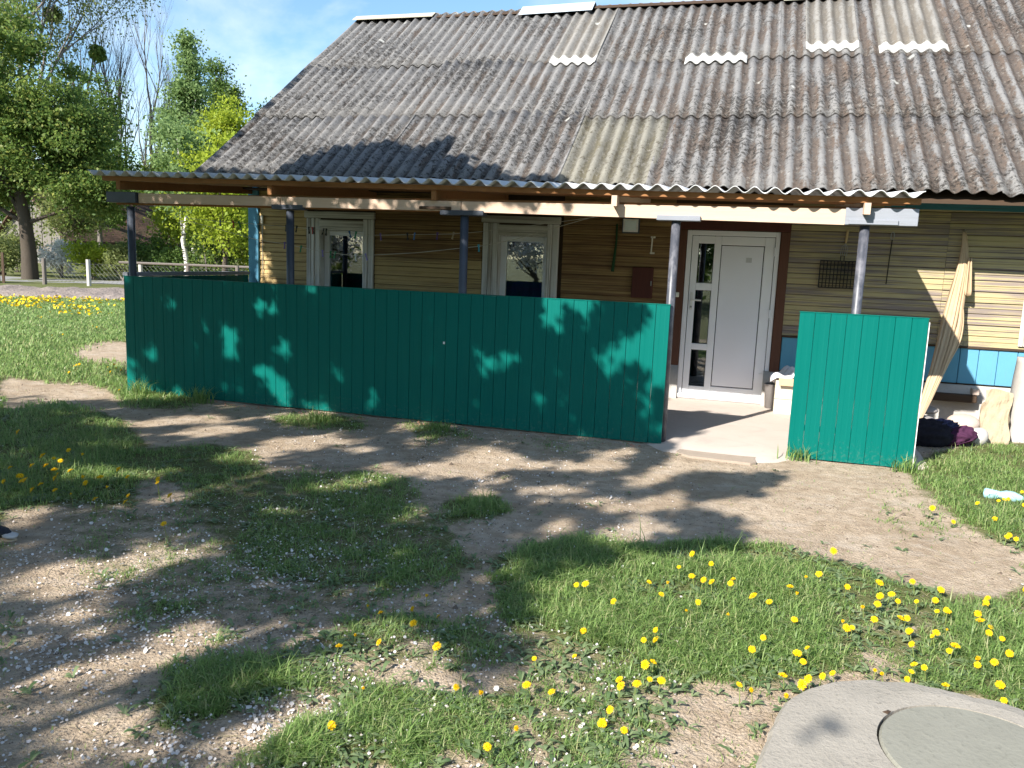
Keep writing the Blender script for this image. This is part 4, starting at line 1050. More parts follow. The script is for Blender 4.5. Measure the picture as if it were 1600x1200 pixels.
def place_sheet(me_, xc, y0, y1, lift=0.0, parent=None, name='roof_sheet', jit=True):
    p0 = Vector((xc, y0, roof_z(xc, y0))); p1 = Vector((xc, y1, roof_z(xc, y1)))
    yd_ = (p1 - p0).normalized()
    xd = Vector((1, 0, (roof_z(xc + .4, y0) - roof_z(xc - .4, y0)) / .8)).normalized()
    zd = xd.cross(yd_).normalized(); xd = yd_.cross(zd)
    mt = Matrix((xd, yd_, zd)).transposed().to_4x4()
    mt.translation = p0 + zd * (lift + .028)
    o = bpy.data.objects.new(name, me_); COL.objects.link(o)
    o.parent = parent
    if jit: mt = mt @ Matrix.Rotation(rng.uniform(-.004, .004), 4, 'Z') @ Matrix.Rotation(rng.uniform(-.006, .006), 4, 'X')
    o.matrix_basis = mt
    return o
sheet_me = []
for y0, y1 in rows:
    ln = math.hypot(y1 - y0, SL * (y1 - y0))
    sheet_me.append((wave_sheet(PIT, NW, ln, .025, mat=M['roof'], sag=-.008), ln))
ncol = 10
for r_, (y0, y1) in enumerate(rows):
    for c_ in range(ncol):
        xc = -7.30 + NW * PIT / 2 + c_ * WS
        lift = .010 * r_ + (.004 if c_ % 2 else 0.0)
        me_ = sheet_me[r_][0]
        if r_ == 0 and abs(xc + 2.05) < .55:
            me_ = me_.copy(); me_.materials.clear(); me_.materials.append(M['roof_ochre'])
        place_sheet(me_, xc, y0 + rng.uniform(-.015, .015), y1, lift, roof)
# pale replacement sheets
for x0, x1, y0, y1 in ((-3.02, -2.40, 12.36, 14.25), (-1.19, -.30, 12.33, 12.62), (.47, 1.12, 12.58, 14.32), (1.41, 2.33, 12.50, 14.32)):
    nw_ = max(1, round((x1 - x0) / PIT))
    ln = math.hypot(y1 - y0, SL * (y1 - y0))
    me_ = wave_sheet(PIT, nw_, ln, .026, mat=M['roof_new'], name='pale_roof_sheet')
    xc0 = -7.30 + NW * PIT / 2
    xc = xc0 + round(((x0 + x1) / 2 - xc0) / PIT) * PIT
    o = place_sheet(me_, xc, y0, y1, .036, roof, 'roof_sheet', False)
    o['label'] = 'pale newer roof sheet with a white lower edge'
# rear slope
me_ = wave_sheet(PIT, 71, 5.6, .025, mat=M['roof'], name='rear_roof_sheet', nl=3, spw=6)
o = bpy.data.objects.new('roof_sheet', me_); COL.objects.link(o); o.parent = roof
o.matrix_basis = Matrix.Translation((-1.04, 18.85, 2.86)) @ Matrix.Rotation(math.pi, 4, 'Z') @ Matrix.Rotation(math.atan(SL), 4, 'X')
# ridge pieces
M['ridge_old'] = concrete('old_ridge_cap', (0.32, 0.29, 0.22), (0.45, 0.42, 0.34), 3, 0.2)
M['ridge_zinc'] = plain('pale_zinc', (0.40, 0.46, 0.52), 0.45, 0.4, var=.15, scale=4)
def ridge(x0, x1, dz, mat, wd=.2, drop=.12, tilt=0.0):
    mb = MB()
    pr = [(YR - wd, ZR + dz - drop), (YR - .04, ZR + dz), (YR + .04, ZR + dz), (YR + wd, ZR + dz - drop), (YR + wd, ZR + dz - drop - .012), (YR + .04, ZR + dz - .014), (YR - .04, ZR + dz - .014), (YR - wd, ZR + dz - drop - .012)]
    mb.extrude(pr[::-1], 'x', x0, x1)
    for i, p_ in enumerate(mb.v):
        mb.v[i] = (p_[0], p_[1], p_[2] + tilt * (p_[0] - x0))
    mb.build('ridge_cap', mat, roof)
ridge(-7.32, -5.75, .085, M['ridge_old'], .2, .10)
ridge(-5.72, -4.15, .035, M['dark_wood'], .12, .05)
ridge(-4.13, -2.85, .11, M['ridge_zinc'], .28, .19, .02)
ridge(-2.87, .2, .07, M['dark_wood'], .14, .06)
ridge(.2, 5.15, .07, M['ridge_old'], .18, .09)
# verge board on the gable edge
mb = MB()
mb.add([(-7.335, YE + .02, roof_z(-7.3, YE) - .03), (-7.335, YR, ZR - .03), (-7.335, YR, ZR - .16), (-7.335, YE + .02, roof_z(-7.3, YE) - .16),
        (-7.305, YE + .02, roof_z(-7.3, YE) - .03), (-7.305, YR, ZR - .03), (-7.305, YR, ZR - .16), (-7.305, YE + .02, roof_z(-7.3, YE) - .16)],
       [(0, 1, 2, 3), (7, 6, 5, 4), (0, 4, 5, 1), (3, 2, 6, 7), (0, 3, 7, 4)])
mb.build('verge_board', M['dark_wood'], roof)
# fascia and soffit along the eave
mb = MB()
zf = lambda x: 2.765 - .012 * (x - 1.4)
mb.add([(1.44, 10.20, zf(1.44)), (5.15, 10.20, zf(5.15)), (5.15, 10.20, zf(5.15) - .25), (1.44, 10.20, zf(1.44) - .25),
        (1.44, 10.23, zf(1.44)), (5.15, 10.23, zf(5.15)), (5.15, 10.23, zf(5.15) - .25), (1.44, 10.23, zf(1.44) - .25)],
       [(3, 2, 1, 0), (4, 5, 6, 7), (0, 1, 5, 4), (2, 3, 7, 6), (0, 4, 7, 3), (1, 2, 6, 5)])
mb.build('fascia', M['blue_h'], roof)
MB().box(-7.1, 5.1, 10.235, YW - .03, 2.61, 2.63).build('soffit', M['dark_wood'], roof)

# ------------------------------------------------------------------ porch
YP, ZP = 7.76, 2.475
porch = thing('porch', (-3.0, 8.0, 0), 'open timber porch roof of grey corrugated sheets on dark pipe posts', 'porch')
def pz(x, y): return ZP + .066 * (y - YP) + TILT * (x + 2.5)
PPIT = .1755
pm_ = wave_sheet(PPIT, 8, 1.95, .027, mat=M['porch_sheet'], name='porch_sheet', nl=4)
for c_ in range(7):
    xc = -7.38 + 4 * PPIT + c_ * PPIT * 7.01
    p0 = Vector((xc, YP + rng.uniform(-.012, .012), pz(xc, YP))); yd_ = Vector((0, 1, .066)).normalized()
    xd = Vector((1, 0, TILT)).normalized(); zd = xd.cross(yd_)
    mt = Matrix((xd, yd_, zd)).transposed().to_4x4(); mt.translation = p0 + zd * (.03 + .004 * (c_ % 2))
    o = bpy.data.objects.new('roof_sheet', pm_); COL.objects.link(o)
    attach(o, porch); o.matrix_basis = mt
# purlins
for y, h_ in ((YP + .10, .05), (8.6, .05), (9.42, .05)):
    mb = MB()
    x0, x1 = -7.28, 1.40
    za, zb = pz(x0, y) - .001, pz(x1, y) - .001
    mb.add([(x0, y, za), (x1, y, zb), (x1, y, zb - h_), (x0, y, za - h_), (x0, y + .10, za + .005), (x1, y + .10, zb + .005), (x1, y + .10, zb - h_), (x0, y + .10, za - h_)],
           [(3, 2, 1, 0), (4, 5, 6, 7), (0, 1, 5, 4), (2, 3, 7, 6), (0, 4, 7, 3), (1, 2, 6, 5)])
    mb.build('purlin', M['rafter_wood'], porch)
# rafters
for x, jut in ((-7.06, 7.86), (-5.08, 7.88), (-3.16, 7.88), (-1.28, 7.80), (.965, 7.80)):
    mb = MB()
    h_ = .10
    z0, z1 = pz(x, jut) - .052, pz(x, 10.5) - .052
    mb.add([(x - .026, jut, z0 - h_), (x + .026, jut, z0 - h_), (x + .026, jut, z0), (x - .026, jut, z0), (x - .026, 10.48, z1 - h_), (x + .026, 10.48, z1 - h_), (x + .026, 10.48, z1), (x - .026, 10.48, z1)],
           [(0, 1, 2, 3), (7, 6, 5, 4), (0, 4, 5, 1), (1, 5, 6, 2), (2, 6, 7, 3), (3, 7, 4, 0)])
    mb.build('rafter', M['new_wood'] if jut < 7.85 else M['rafter_wood'], porch)
# front beam of three boards and the dark board behind it
for x0, x1, z0, z1, z0b, z1b in ((-6.84, -4.98, 2.245, 2.355, 2.245, 2.345), (-4.97, -2.88, 2.24, 2.345, 2.235, 2.335), (-2.87, .80, 2.232, 2.335, 2.195, 2.335)):
    mb = MB()
    y0, y1 = 7.93, 7.975
    mb.add([(x0, y0, z0), (x1, y0, z0b), (x1, y0, z1b), (x0, y0, z1), (x0, y1, z0), (x1, y1, z0b), (x1, y1, z1b), (x0, y1, z1)],
           [(0, 1, 2, 3), (7, 6, 5, 4), (0, 4, 5, 1), (1, 5, 6, 2), (2, 6, 7, 3), (3, 7, 4, 0)])
    mb.build('beam', M['new_wood'], porch)
MB().box(-7.2, 1.38, 7.985, 8.03, 2.225, 2.36).build('backing_beam', M['rafter_wood'], porch)
# posts: tree shade is put into the darker paint of the left three
def post(x, plate, m_, pm):
    mb = MB(); mb.tube([(x, 7.985, .0), (x + rng.uniform(-.005, .005), 7.985, 2.205)], .043, 16)
    po = mb.build('post', m_, porch, True)
    x0, x1, z0, z1, y0, y1 = plate
    MB().cbox(x0, x1, y0, y1, z0, z1, .004).build('cap_plate', pm, po)
    return po
p = post(-7.005, (-7.27, -6.86, 2.245, 2.365, 7.90, 8.0), M['dark_and_shaded_paint'], M['dark_and_shaded_paint'])
p = post(-4.885, (-5.08, -4.70, 2.212, 2.262, 7.915, 8.05), M['dark_and_shaded_paint'], M['dark_and_shaded_paint'])
p = post(-2.85, (-3.10, -2.63, 2.195, 2.245, 7.915, 8.05), M['dark_and_shaded_paint'], M['dark_and_shaded_paint'])
MB().cbox(-3.33, -2.98, 7.905, 8.0, 2.248, 2.278, .004).build('cap_plate', M['dark_wood'], p)
p = post(-.70, (-.88, -.47, 2.195, 2.243, 7.905, 8.05), M['pipe'], M['grey_paint'])
p = post(.985, (.80, 1.40, 2.195, 2.345, 7.905, 7.95), M['pipe'], M['grey_paint'])
MB().cbox(.83, 1.24, 7.888, 7.903, 2.20, 2.245, .003).build('cap_plate', M['grey_paint'], p)

# ------------------------------------------------------------------ green board screens
def screen(name, x0, x1, label, zb, zt, zbr=None, lab_y=7.90):
    t_ = thing(name, ((x0 + x1) / 2, 7.9, 0), label, 'screen', 'green board screens of the porch')
    n_ = round((x1 - x0) / .1357)
    wd = (x1 - x0) / n_
    y1 = 7.915
    me_ = None
    for i in range(n_):
        xa = x0 + i * wd
        if me_ is None:
            q = .003
            prof = [(.0008, y1), (.0008, y1 - .009), (q, y1 - .0155), (wd * .3, y1 - .0160), (wd * .36, y1 - .0150), (wd * .64, y1 - .0150), (wd * .7, y1 - .0160), (wd - q, y1 - .0155), (wd - .0008, y1 - .009), (wd - .0008, y1)]
            me_ = MB().extrude(prof, 'z', 0.0, 1.0).mesh('plank', M['green'])
        f = (i + .5) / n_
        b = zb + (zbr - zb) * f if zbr is not None else zb
        o = link('plank', me_, t_)
        o.location = (xa, rng.uniform(-.0012, .0012), b)
        o.scale = (1, 1, zt - b + rng.uniform(-.002, .002))
    MB().box(x0 - .004, x1 + .004, y1 - .019, y1 + .012, zt, zt + .008).build('top_trim', M['green'], t_)
    mb = MB()
    for z in (.28, 1.25): mb.box(x0 + .05, x1 - .05, y1 + .001, y1 + .04, z, z + .05)
    mb.build('rail', M['dark_and_shaded_paint'], t_)
    return t_
s1 = screen('board_screen', -7.062, -.690, 'long dark green board screen in dappled shade in front of the two windows', .02, 1.392)
MB().box(-3.02, -3.00, 7.894, 7.899, .86, .885).build('white_mark', M['metal_white'], s1)
s2 = screen('board_screen', .492, 1.580, 'short sunlit green board screen of eight planks right of the door', .02, 1.392)
MB().box(1.584, 1.59, 7.90, 7.925, .02, 1.36).build('edge_strip', M['metal_white'], s2)
# end screen along the porch's left side
s3 = thing('board_screen', (-7.08, 9.2, 0), 'green board screen closing the left end of the porch under a grey rail', 'screen', 'green board screens of the porch')
yy = 7.97
while yy < 10.38:
    MB().cbox(-7.095, -7.075, yy, yy + .134, .02, 1.385, .004).build('plank', M['green'], s3); yy += .1357
MB().cbox(-7.12, -7.05, 7.95, 10.42, 1.392, 1.44, .005).build('top_rail', M['grey_paint'], s3)
# ------------------------------------------------------------------ things on the wall
def on_wall(name, label, cat, loc, group=None): return thing(name, loc, label, cat, group)
t = on_wall('floodlight', 'small square white floodlight on the wall left of the door', 'lamp', (-1.48, YW - .03, 2.25))
MB().cbox(-1.592, -1.372, YW - .085, YW - .03, 2.155, 2.345, .006).build('housing', M['dark_and_shaded_paint'], t)
MB().box(-1.578, -1.386, YW - .0875, YW - .0855, 2.17, 2.332).build('reflector', M['lamp_white'], t)
MB().box(-1.555, -1.41, YW - .091, YW - .088, 2.19, 2.312).build('cover', M['lamp_glass'], t)
t = on_wall('grill_rack', 'sooty wire grill basket hanging on the wall right of the door', 'grill basket', (1.07, YW - .05, 1.74))
for yo, nm in ((YW - .045, 'wire_grid'), (YW - .075, 'wire_grid')):
    mb = MB()
    x0, x1, z0, z1 = .83, 1.31, 1.58, 1.90
    for i in range(13):
        x_ = x0 + (x1 - x0) * i / 12; mb.tube([(x_, yo, z0), (x_, yo, z1)], .0045, 5)
    for i in range(7):
        z_ = z0 + (z1 - z0) * i / 6; mb.tube([(x0, yo + .004, z_), (x1, yo + .004, z_)], .0045, 5)
    mb.build(nm, M['black_wire'], t)
MB().tube([(x0, yo, z0), (x1, yo, z0), (x1, yo, z1), (x0, yo, z1), (x0, yo, z0)], .008, 6).build('rim', M['black_wire'], t)
MB().tube([(1.05, yo, z1), (1.05, yo, z1 + .06), (1.09, yo, z1 + .06), (1.09, yo, z1)], .006, 6).build('handle', M['black_wire'], t)
t = on_wall('barbecue_fork', 'barbecue fork with pale wooden handle hanging above the wire grill basket', 'fork', (1.09, YW - .04, 2.1))
MB().tube([(1.105, YW - .04, 2.27), (1.10, YW - .04, 2.20), (1.095, YW - .04, 2.11)], [.012, .016, .011], 8).build('handle', M['blond_wood'], t)
for dx in (-.035, -.012, .012, .035):
    MB().tube([(1.093, YW - .04, 2.11), (1.088 + dx, YW - .04, 2.06), (1.08 + dx, YW - .045, 1.96)], .004, 5).build('prong', M['grey_metal'], t)
t = on_wall('skewer', 'long thin dark skewer hanging on the wall behind the right post', 'skewer', (1.58, YW - .04, 2.0))
MB().tube([(1.60, YW - .04, 2.17), (1.59, YW - .04, 1.9), (1.585, YW - .04, 1.65)], .006, 6).build('shaft', M['black_wire'], t)
MB().tube([(1.60 + .018 * math.sin(a), YW - .04, 2.215 - .045 * math.cos(a)) for a in np.linspace(0, 6.28, 13)], .005, 6).build('loop', M['grey_metal'], t)
t = on_wall('wall_bracket', 'small pale metal pull bracket on brown planks under the floodlight', 'bracket', (-1.2, YW - .03, 2.0))
MB().tube([(-1.19, YW - .02, 2.12), (-1.20, YW - .055, 2.11), (-1.205, YW - .055, 1.92), (-1.205, YW - .02, 1.91)], .009, 7).build('bar', M['ivory'], t)
for z in (2.115, 1.915): MB().cbox(-1.225, -1.165, YW - .028, YW - .018, z - .012, z + .012, .003).build('foot', M['ivory'], t)
mb = MB(); mb.tube([(-1.665, YW - .032, 2.27), (-1.66, YW - .036, 2.05), (-1.68, YW - .034, 1.8), (-1.69, YW - .036, 1.66)], [.012, .014, .02, .022], 6)
tag(mb.build('hanging_strap', M['green_strap']), 'thin dark green strap hanging on brown planks left of the floodlight', 'strap')
t = on_wall('wall_box', 'flat dark red box panel fixed low on the brown planks left of the door', 'box', (-1.29, YW - .05, 1.55))
MB().cbox(-1.43, -1.16, YW - .06, YW - .02, 1.34, 1.73, .006).build('lid', M['red_brown'], t)
MB().box(-1.42, -1.17, YW - .019, YW - .001, 1.35, 1.72).build('back_plate', M['dark_wood'], t)
MB().tube([(-1.18, YW - .064, 1.5), (-1.18, YW - .064, 1.56)], .006, 6).build('catch', M['grey_metal'], t)
t = on_wall('door_bell', 'tiny ivory bell button on the brown door trim', 'bell button', (-.845, YW - .04, 1.41))
MB().cbox(-.872, -.82, YW - .052, YW - .036, 1.375, 1.435, .004).build('case', M['ivory'], t)
MB().cbox(-.857, -.835, YW - .057, YW - .053, 1.395, 1.418, .002).build('button', M['metal_white'], t)
t = on_wall('light_switch', 'small white switch high on the blue corner board', 'switch', (-6.93, YW - .05, 2.2))
MB().cbox(-6.90, -6.865, YW - .05, YW - .022, 2.14, 2.26, .004).build('case', M['ivory'], t)
MB().tube([(-6.882, YW - .035, 2.14), (-6.882, YW - .03, 1.4)], .005, 5).build('cable', M['grey_metal'], t)

# clothes lines and pegs
def sagline(a, b, sag, n=24):
    a, b = Vector(a), Vector(b)
    return [a.lerp(b, i / (n - 1)) - Vector((0, 0, sag * 4 * (i / (n - 1)) * (1 - i / (n - 1)))) for i in range(n)]
lineA = [Vector(q) for q in ((-7.03, 9.0, 2.10), (-5.98, 9, 1.885), (-5.588, 9, 1.848), (-5.06, 9, 1.768), (-4.607, 9, 1.735), (-3.816, 9, 1.80), (-3.031, 9, 1.902), (-2.631, 9, 1.985), (-1.28, 9, 2.40))]
lineB = [Vector(q) for q in ((-7.03, 9.0, 2.13), (-6.5, 9, 2.10), (-5.416, 9, 2.055), (-4.371, 9, 1.99), (-3.352, 9, 2.035), (-3.005, 9, 2.071), (-2.114, 9, 2.2), (-1.29, 9, 2.33))]
tag(MB().tube(lineA, .0035, 5).build('clothes_line', M['rope']), 'lower sagging clothes line with the white peg under the porch roof', 'clothes line', 'clothes lines under the porch')
tag(MB().tube(lineB, .003, 5).build('clothes_line', M['rope']), 'upper nearly straight clothes line under the porch roof', 'clothes line', 'clothes lines under the porch')
PEGC = {'black': (.015, .015, .018), 'red': (.45, .03, .03), 'grey': (.12, .12, .12), 'lilac': (.28, .25, .62), 'green': (.02, .22, .10), 'white': (.8, .82, .9), 'blue': (.04, .13, .35), 'purple': (.13, .07, .28), 'cyan': (.05, .35, .5), 'wood': (.42, .33, .22)}
for c_, q in PEGC.items(): M['peg_' + c_] = plain(c_ + '_peg_plastic', q, .4, .4)
PEGW = {'black': 'black', 'red': 'red', 'grey': 'grey', 'lilac': 'pale lilac', 'green': 'green', 'white': 'white', 'blue': 'blue', 'purple': 'dark purple', 'cyan': 'light blue', 'wood': 'wooden'}
pegs = [(-5.25, 1.97, 'black', 'left of the red peg'), (-5.20, 1.94, 'red', 'against the left window casing'), (-5.18, 2.03, 'grey', 'above the red peg'), (-5.05, 2.01, 'black', 'upper of two beside the left window pane'), (-5.01, 1.94, 'black', 'lower of two beside the left window pane'),
        (-5.06, 1.75, 'lilac', 'on the left window frame'), (-4.89, 1.71, 'green', 'right one of two before the left window pane'), (-4.95, 1.71, 'green', 'left one of two before the left window pane'), (-4.61, 1.73, 'white', 'at the right edge of the left window pane'),
        (-4.69, 1.96, 'blue', 'high before the left window pane'), (-4.61, 1.96, 'green', 'high at the right of the left window pane'), (-4.47, 1.70, 'lilac', 'on the right casing of the left window'), (-4.28, 1.90, 'purple', 'just right of the left window'),
        (-5.59, 1.85, 'purple', 'left of the second post'), (-5.36, 1.80, 'green', 'right of the second post before ochre planks'), (-3.84, 1.97, 'blue', 'between the two windows'), (-3.93, 1.92, 'black', 'between the windows left of the blue peg'), (-3.55, 1.96, 'purple', 'between the windows, left of the third post'),
        (-3.35, 2.02, 'wood', 'close to the third post'), (-3.03, 1.89, 'cyan', 'beside the right window casing'), (-5.42, 2.06, 'black', 'high right of the second post'), (-5.57, 2.04, 'black', 'high left of the second post'),
        (-6.52, 2.07, 'grey', 'before the trees left of the house corner'), (-6.33, 2.05, 'red', 'before the trees left of the house corner'), (-6.24, 2.05, 'green', 'nearest the house corner, before the trees')]
def peg_mesh(mat):
    mb = MB()
    for s_ in (-1, 1):
        mb.box(-.0045 + s_ * .004, .0045 + s_ * .004, -.006, .006, -.055, .032, rot=((0, 0, .01), 'Y', s_ * .17))
    mb.tube([(-.010, 0, .008), (.010, 0, .008)], .006, 6)
    return mb.mesh('clothes_peg', mat)
PM = {c_: peg_mesh(M['peg_' + c_]) for c_ in PEGC}
def near_line(x, z):
    best = None
    for ln in (lineA, lineB):
        for a, b in zip(ln[:-1], ln[1:]):
            if a.x <= x <= b.x:
                q = a.lerp(b, (x - a.x) / (b.x - a.x))
                if best is None or abs(q.z - z) < abs(best - z): best = q.z
    return best if best is not None else z
for x, z, c_, wh in pegs:
    o = link('clothes_peg', PM[c_])
    zl = near_line(x, z)
    o.location = (x, 9.0, zl - .008)
    o.rotation_euler = (rng.uniform(-.2, .2), rng.uniform(-.35, .35), rng.uniform(-.6, .6))
    tag(o, f'{PEGW[c_]} clothes peg on the line {wh}', 'clothes peg', 'pegs on the clothes lines')

# ------------------------------------------------------------------ cloth hung at the right
n_u, n_v = 46, 40
path = [(0.0, 2.345, 10.44, 2.28, .025), (.12, 2.365, 10.43, 2.10, .065), (.25, 2.365, 10.41, 1.86, .12), (.42, 2.33, 10.36, 1.55, .18), (.55, 2.29, 10.28, 1.28, .21), (.66, 2.23, 10.14, 1.02, .20), (.78, 2.13, 9.92, .72, .16), (.9, 2.00, 9.70, .40, .11), (1.0, 1.88, 9.52, .12, .06)]
P_ = np.array(path)
vs, uvs = [], []
for j in range(n_v):
    tv = j / (n_v - 1)
    cx, cy, cz, wd = [np.interp(tv, P_[:, 0], P_[:, q]) for q in (1, 2, 3, 4)]
    for i in range(n_u):
        tu = i / (n_u - 1)
        ph = tu * 5.5 * 2 * math.pi + .8 * math.sin(3 * tv)
        fold = (.017 * math.sin(ph) + .010 * math.sin(2.3 * ph + 1)) * min(1, wd / .15)
        hang = 0
        if tu > .72 and tv > .5: hang = .07 * (tu - .72) / .28 * math.exp(-((tv - .62) / .1) ** 2)
        vs.append((cx + (tu - .5) * wd + hang * .6 + .006 * math.cos(ph), cy + fold - .05 * math.sin(math.pi * tu) * wd / .25, cz + .03 * (tu - .5) * 0 - hang * .5))
fs = [(j * n_u + i, j * n_u + i + 1, (j + 1) * n_u + i + 1, (j + 1) * n_u + i) for j in range(n_v - 1) for i in range(n_u - 1)]
mb = MB().add(vs, fs)
cl = thing('hanging_cloth', (2.34, 10.42, 2.28), 'cream cloth gathered in folds, hung on a hook right of the short green screen', 'cloth')
o = mb.build('drape', M['cream'], cl, True)
uvl = o.data.uv_layers.new(name='UVMap')
for lp in o.data.loops:
    q = lp.vertex_index
    uvl.data[lp.index].uv = ((q % n_u) / (n_u - 1), (q // n_u) / (n_v - 1))
sm_ = o.modifiers.new('thick', 'SOLIDIFY'); sm_.thickness = .004
MB().tube([(2.345, YW - .015, 2.30), (2.345, 10.44, 2.295), (2.345, 10.42, 2.31)], .006, 6).build('hook', M['grey_metal'], cl)
# second, shorter fold end
mb = MB(); n_ = 16
vs = []
for j in range(10):
    tv = j / 9
    for i in range(n_):
        tu = i / (n_ - 1)
        vs.append((2.418 + (tu - .5) * (.03 + .045 * tv) + .015 * tv, 10.37 - .02 * math.sin(tu * 9) - .03 * tv, 2.0 - .42 * tv - .03 * math.sin(tu * 3.14)))
mb.add(vs, [(j * n_ + i, j * n_ + i + 1, (j + 1) * n_ + i + 1, (j + 1) * n_ + i) for j in range(9) for i in range(n_ - 1)])
o = mb.build('fold_end', M['cream'], cl, True); o.data.uv_layers.new(name='UVMap')
o.modifiers.new('thick', 'SOLIDIFY').thickness = .004

# ------------------------------------------------------------------ boxes beside the door
t = thing('carton', (.56, 10.12, .07), 'tall cream carton with an open orange-brown rim standing right of the door', 'box')
mb = MB()
x0, x1, y0, y1, z0, z1 = .425, .69, 9.98, 10.3, .07, .47
for q in ((x0, x1, y0, y0 + .012), (x0, x1, y1 - .012, y1), (x0, x0 + .012, y0 + .012, y1 - .012), (x1 - .012, x1, y0 + .012, y1 - .012)): mb.box(q[0], q[1], q[2], q[3], z0, z1)
mb.box(x0 + .012, x1 - .012, y0 + .012, y1 - .012, z0, z0 + .01)
mb.build('body', M['cream_board'], t)
mb = MB(); mb.box(x0 - .004, x1 + .004, y0 - .005, y0 - .001, .245, .252); mb.build('seam', M['stone_grey'], t)
mb = MB(); mb.box(x0 + .03, x1 + .01, y0 - .04, y0 - .033, z1 - .07, z1 + .02, rot=((x0, y0, z1), 'X', -.35)); mb.build('flap', M['card'], t)
MB().box(x1 + .002, x1 + .05, y0 - .02, y0 + .2, z0, z1 - .02).build('side_sheet', M['card'], t)
mb = MB()
nb = 26
vs = []
for j in range(nb):
    for i in range(nb):
        a, b = i / (nb - 1), j / (nb - 1)
        vs.append((.36 + .42 * a, 9.95 + .36 * b, .50 + .045 * math.sin(9 * a + 4 * b) + .04 * math.sin(17 * b - 6 * a) + .05 * math.sin(3.1 * a) - .05 * (1 - a) ** 2))
mb.add(vs, [(j * nb + i, j * nb + i + 1, (j + 1) * nb + i + 1, (j + 1) * nb + i) for j in range(nb - 1) for i in range(nb - 1)])
tag(mb.build('plastic_bag', M['bag'], None, True), 'crumpled pale plastic bag lying on top of the cream carton', 'bag')
t = thing('bucket', (.40, 10.3, .07), 'grey pail half hidden between the door and the cream carton', 'bucket')
pr = [(.075, .07), (.095, .36), (.102, .365), (.102, .375), (.088, .375), (.07, .09)]
mb = MB(); nn = 18
vs = [(.405 + r_ * math.cos(a), 10.33 + r_ * math.sin(a), z) for r_, z in pr for a in np.linspace(0, 6.283, nn, endpoint=False)]
mb.add(vs, [(k_ * nn + i, k_ * nn + (i + 1) % nn, (k_ + 1) * nn + (i + 1) % nn, (k_ + 1) * nn + i) for k_ in range(len(pr) - 1) for i in range(nn)] + [tuple(range(nn - 1, -1, -1))])
mb.build('body', M['stone_grey'], t, True)
MB().tube([(.405 + .1 * math.cos(a), 10.33 - .02, .37 + .03 * math.sin(a)) for a in np.linspace(0, 3.14, 9)], .004, 5).build('handle', M['grey_metal'], t)

# ------------------------------------------------------------------ heap behind the short screen
def stone(c, r, mat, label, seed, cat='stone'):
    mb = MB(); mb.blob(c, r, seed, 3, .16)
    tag(mb.build('stone', M[mat], None, True), label, cat, 'stones heaped at the foot of the wall')
stone((2.02, 9.95, .27), (.17, .14, .05), 'stone_grey', 'flat grey stone slab at the top left of the heap by the wall', 3)
stone((1.98, 9.72, .16), (.24, .17, .075), 'stone_grey', 'long dark grey stone under the flat slab', 4)
stone((2.40, 9.72, .17), (.17, .14, .105), 'stone_pink', 'large rounded pinkish stone lying against the wall heap', 5)
stone((2.33, 9.45, .06), (.12, .10, .07), 'stone_pink', 'smaller pinkish stone below the large rounded one', 6)
stone((2.49, 9.42, .10), (.10, .09, .11), 'lime', 'whitish stone between the rolled rug and the leaning slab', 8)
t = thing('old_beam', (2.2, 10.3, .38), 'short dark timber lying along the foot of the blue boards', 'timber')
MB().cbox(1.95, 2.66, 10.30, 10.40, .33, .42, .01).build('log', M['dark_wood'], t)
MB().cbox(2.60, 2.672, 10.28, 10.41, .425, .50, .01).build('end_block', M['stone_pink'], t)
t = thing('rag_heap', (2.1, 9.28, .12), 'heap of crumpled dark rags with a purple end in the shade behind the short screen', 'rags')
for nm, c_, r_, sd_, mt_ in (('rag', (1.98, 9.24, .12), (.24, .16, .15), 11, 'rag_dark'), ('rag', (2.26, 9.26, .10), (.16, .14, .115), 12, 'rag_purple'), ('rag', (2.08, 9.33, .22), (.18, .10, .06), 13, 'rag_blue')):
    mb = MB(); mb.blob(c_, r_, sd_, 4, .30)
    for i, p_ in enumerate(mb.v):
        q = .016 * math.sin(p_[0] * 60 + 5 * math.sin(p_[2] * 40)) + .012 * math.sin(p_[1] * 75 + p_[2] * 50)
        mb.v[i] = (p_[0] + q * .4, p_[1] - q, max(.0, p_[2] + q * .6))
    mb.build(nm, M[mt_], t, True)
t = thing('stone_slab', (2.7, 9.6, 0), 'weathered tan slab leaning against the white pillar', 'slab')
mb = MB()
n_ = 12
vs, n2_ = [], 14
for j in range(n2_):
    for i in range(n_):
        a, b = i / (n_ - 1), j / (n2_ - 1)
        e = .03 * (L1(i * .9, j * .9, 1.0) - .5)
        x_ = 2.53 + .27 * a + .10 * b + .02 * math.sin(b * 9) * (1 if i in (0, n_ - 1) else .3)
        vs.append((x_, 9.52 + .42 * b + e, -.02 + .56 * b + .02 * math.sin(a * 4) * (j == n2_ - 1)))
mb.add(vs, [(j * n_ + i, j * n_ + i + 1, (j + 1) * n_ + i + 1, (j + 1) * n_ + i) for j in range(n2_ - 1) for i in range(n_ - 1)])
M['tan_slab'] = concrete('weathered_tan_slab', (0.27, 0.20, 0.12), (0.44, 0.37, 0.27), 7, 0.5, 0.6)
o = mb.build('body', M['tan_slab'], t, False); o.modifiers.new('thick', 'SOLIDIFY').thickness = .05
mb = MB()
n_ = 18
zs = np.linspace(-.05, .92, n_)
vs = []
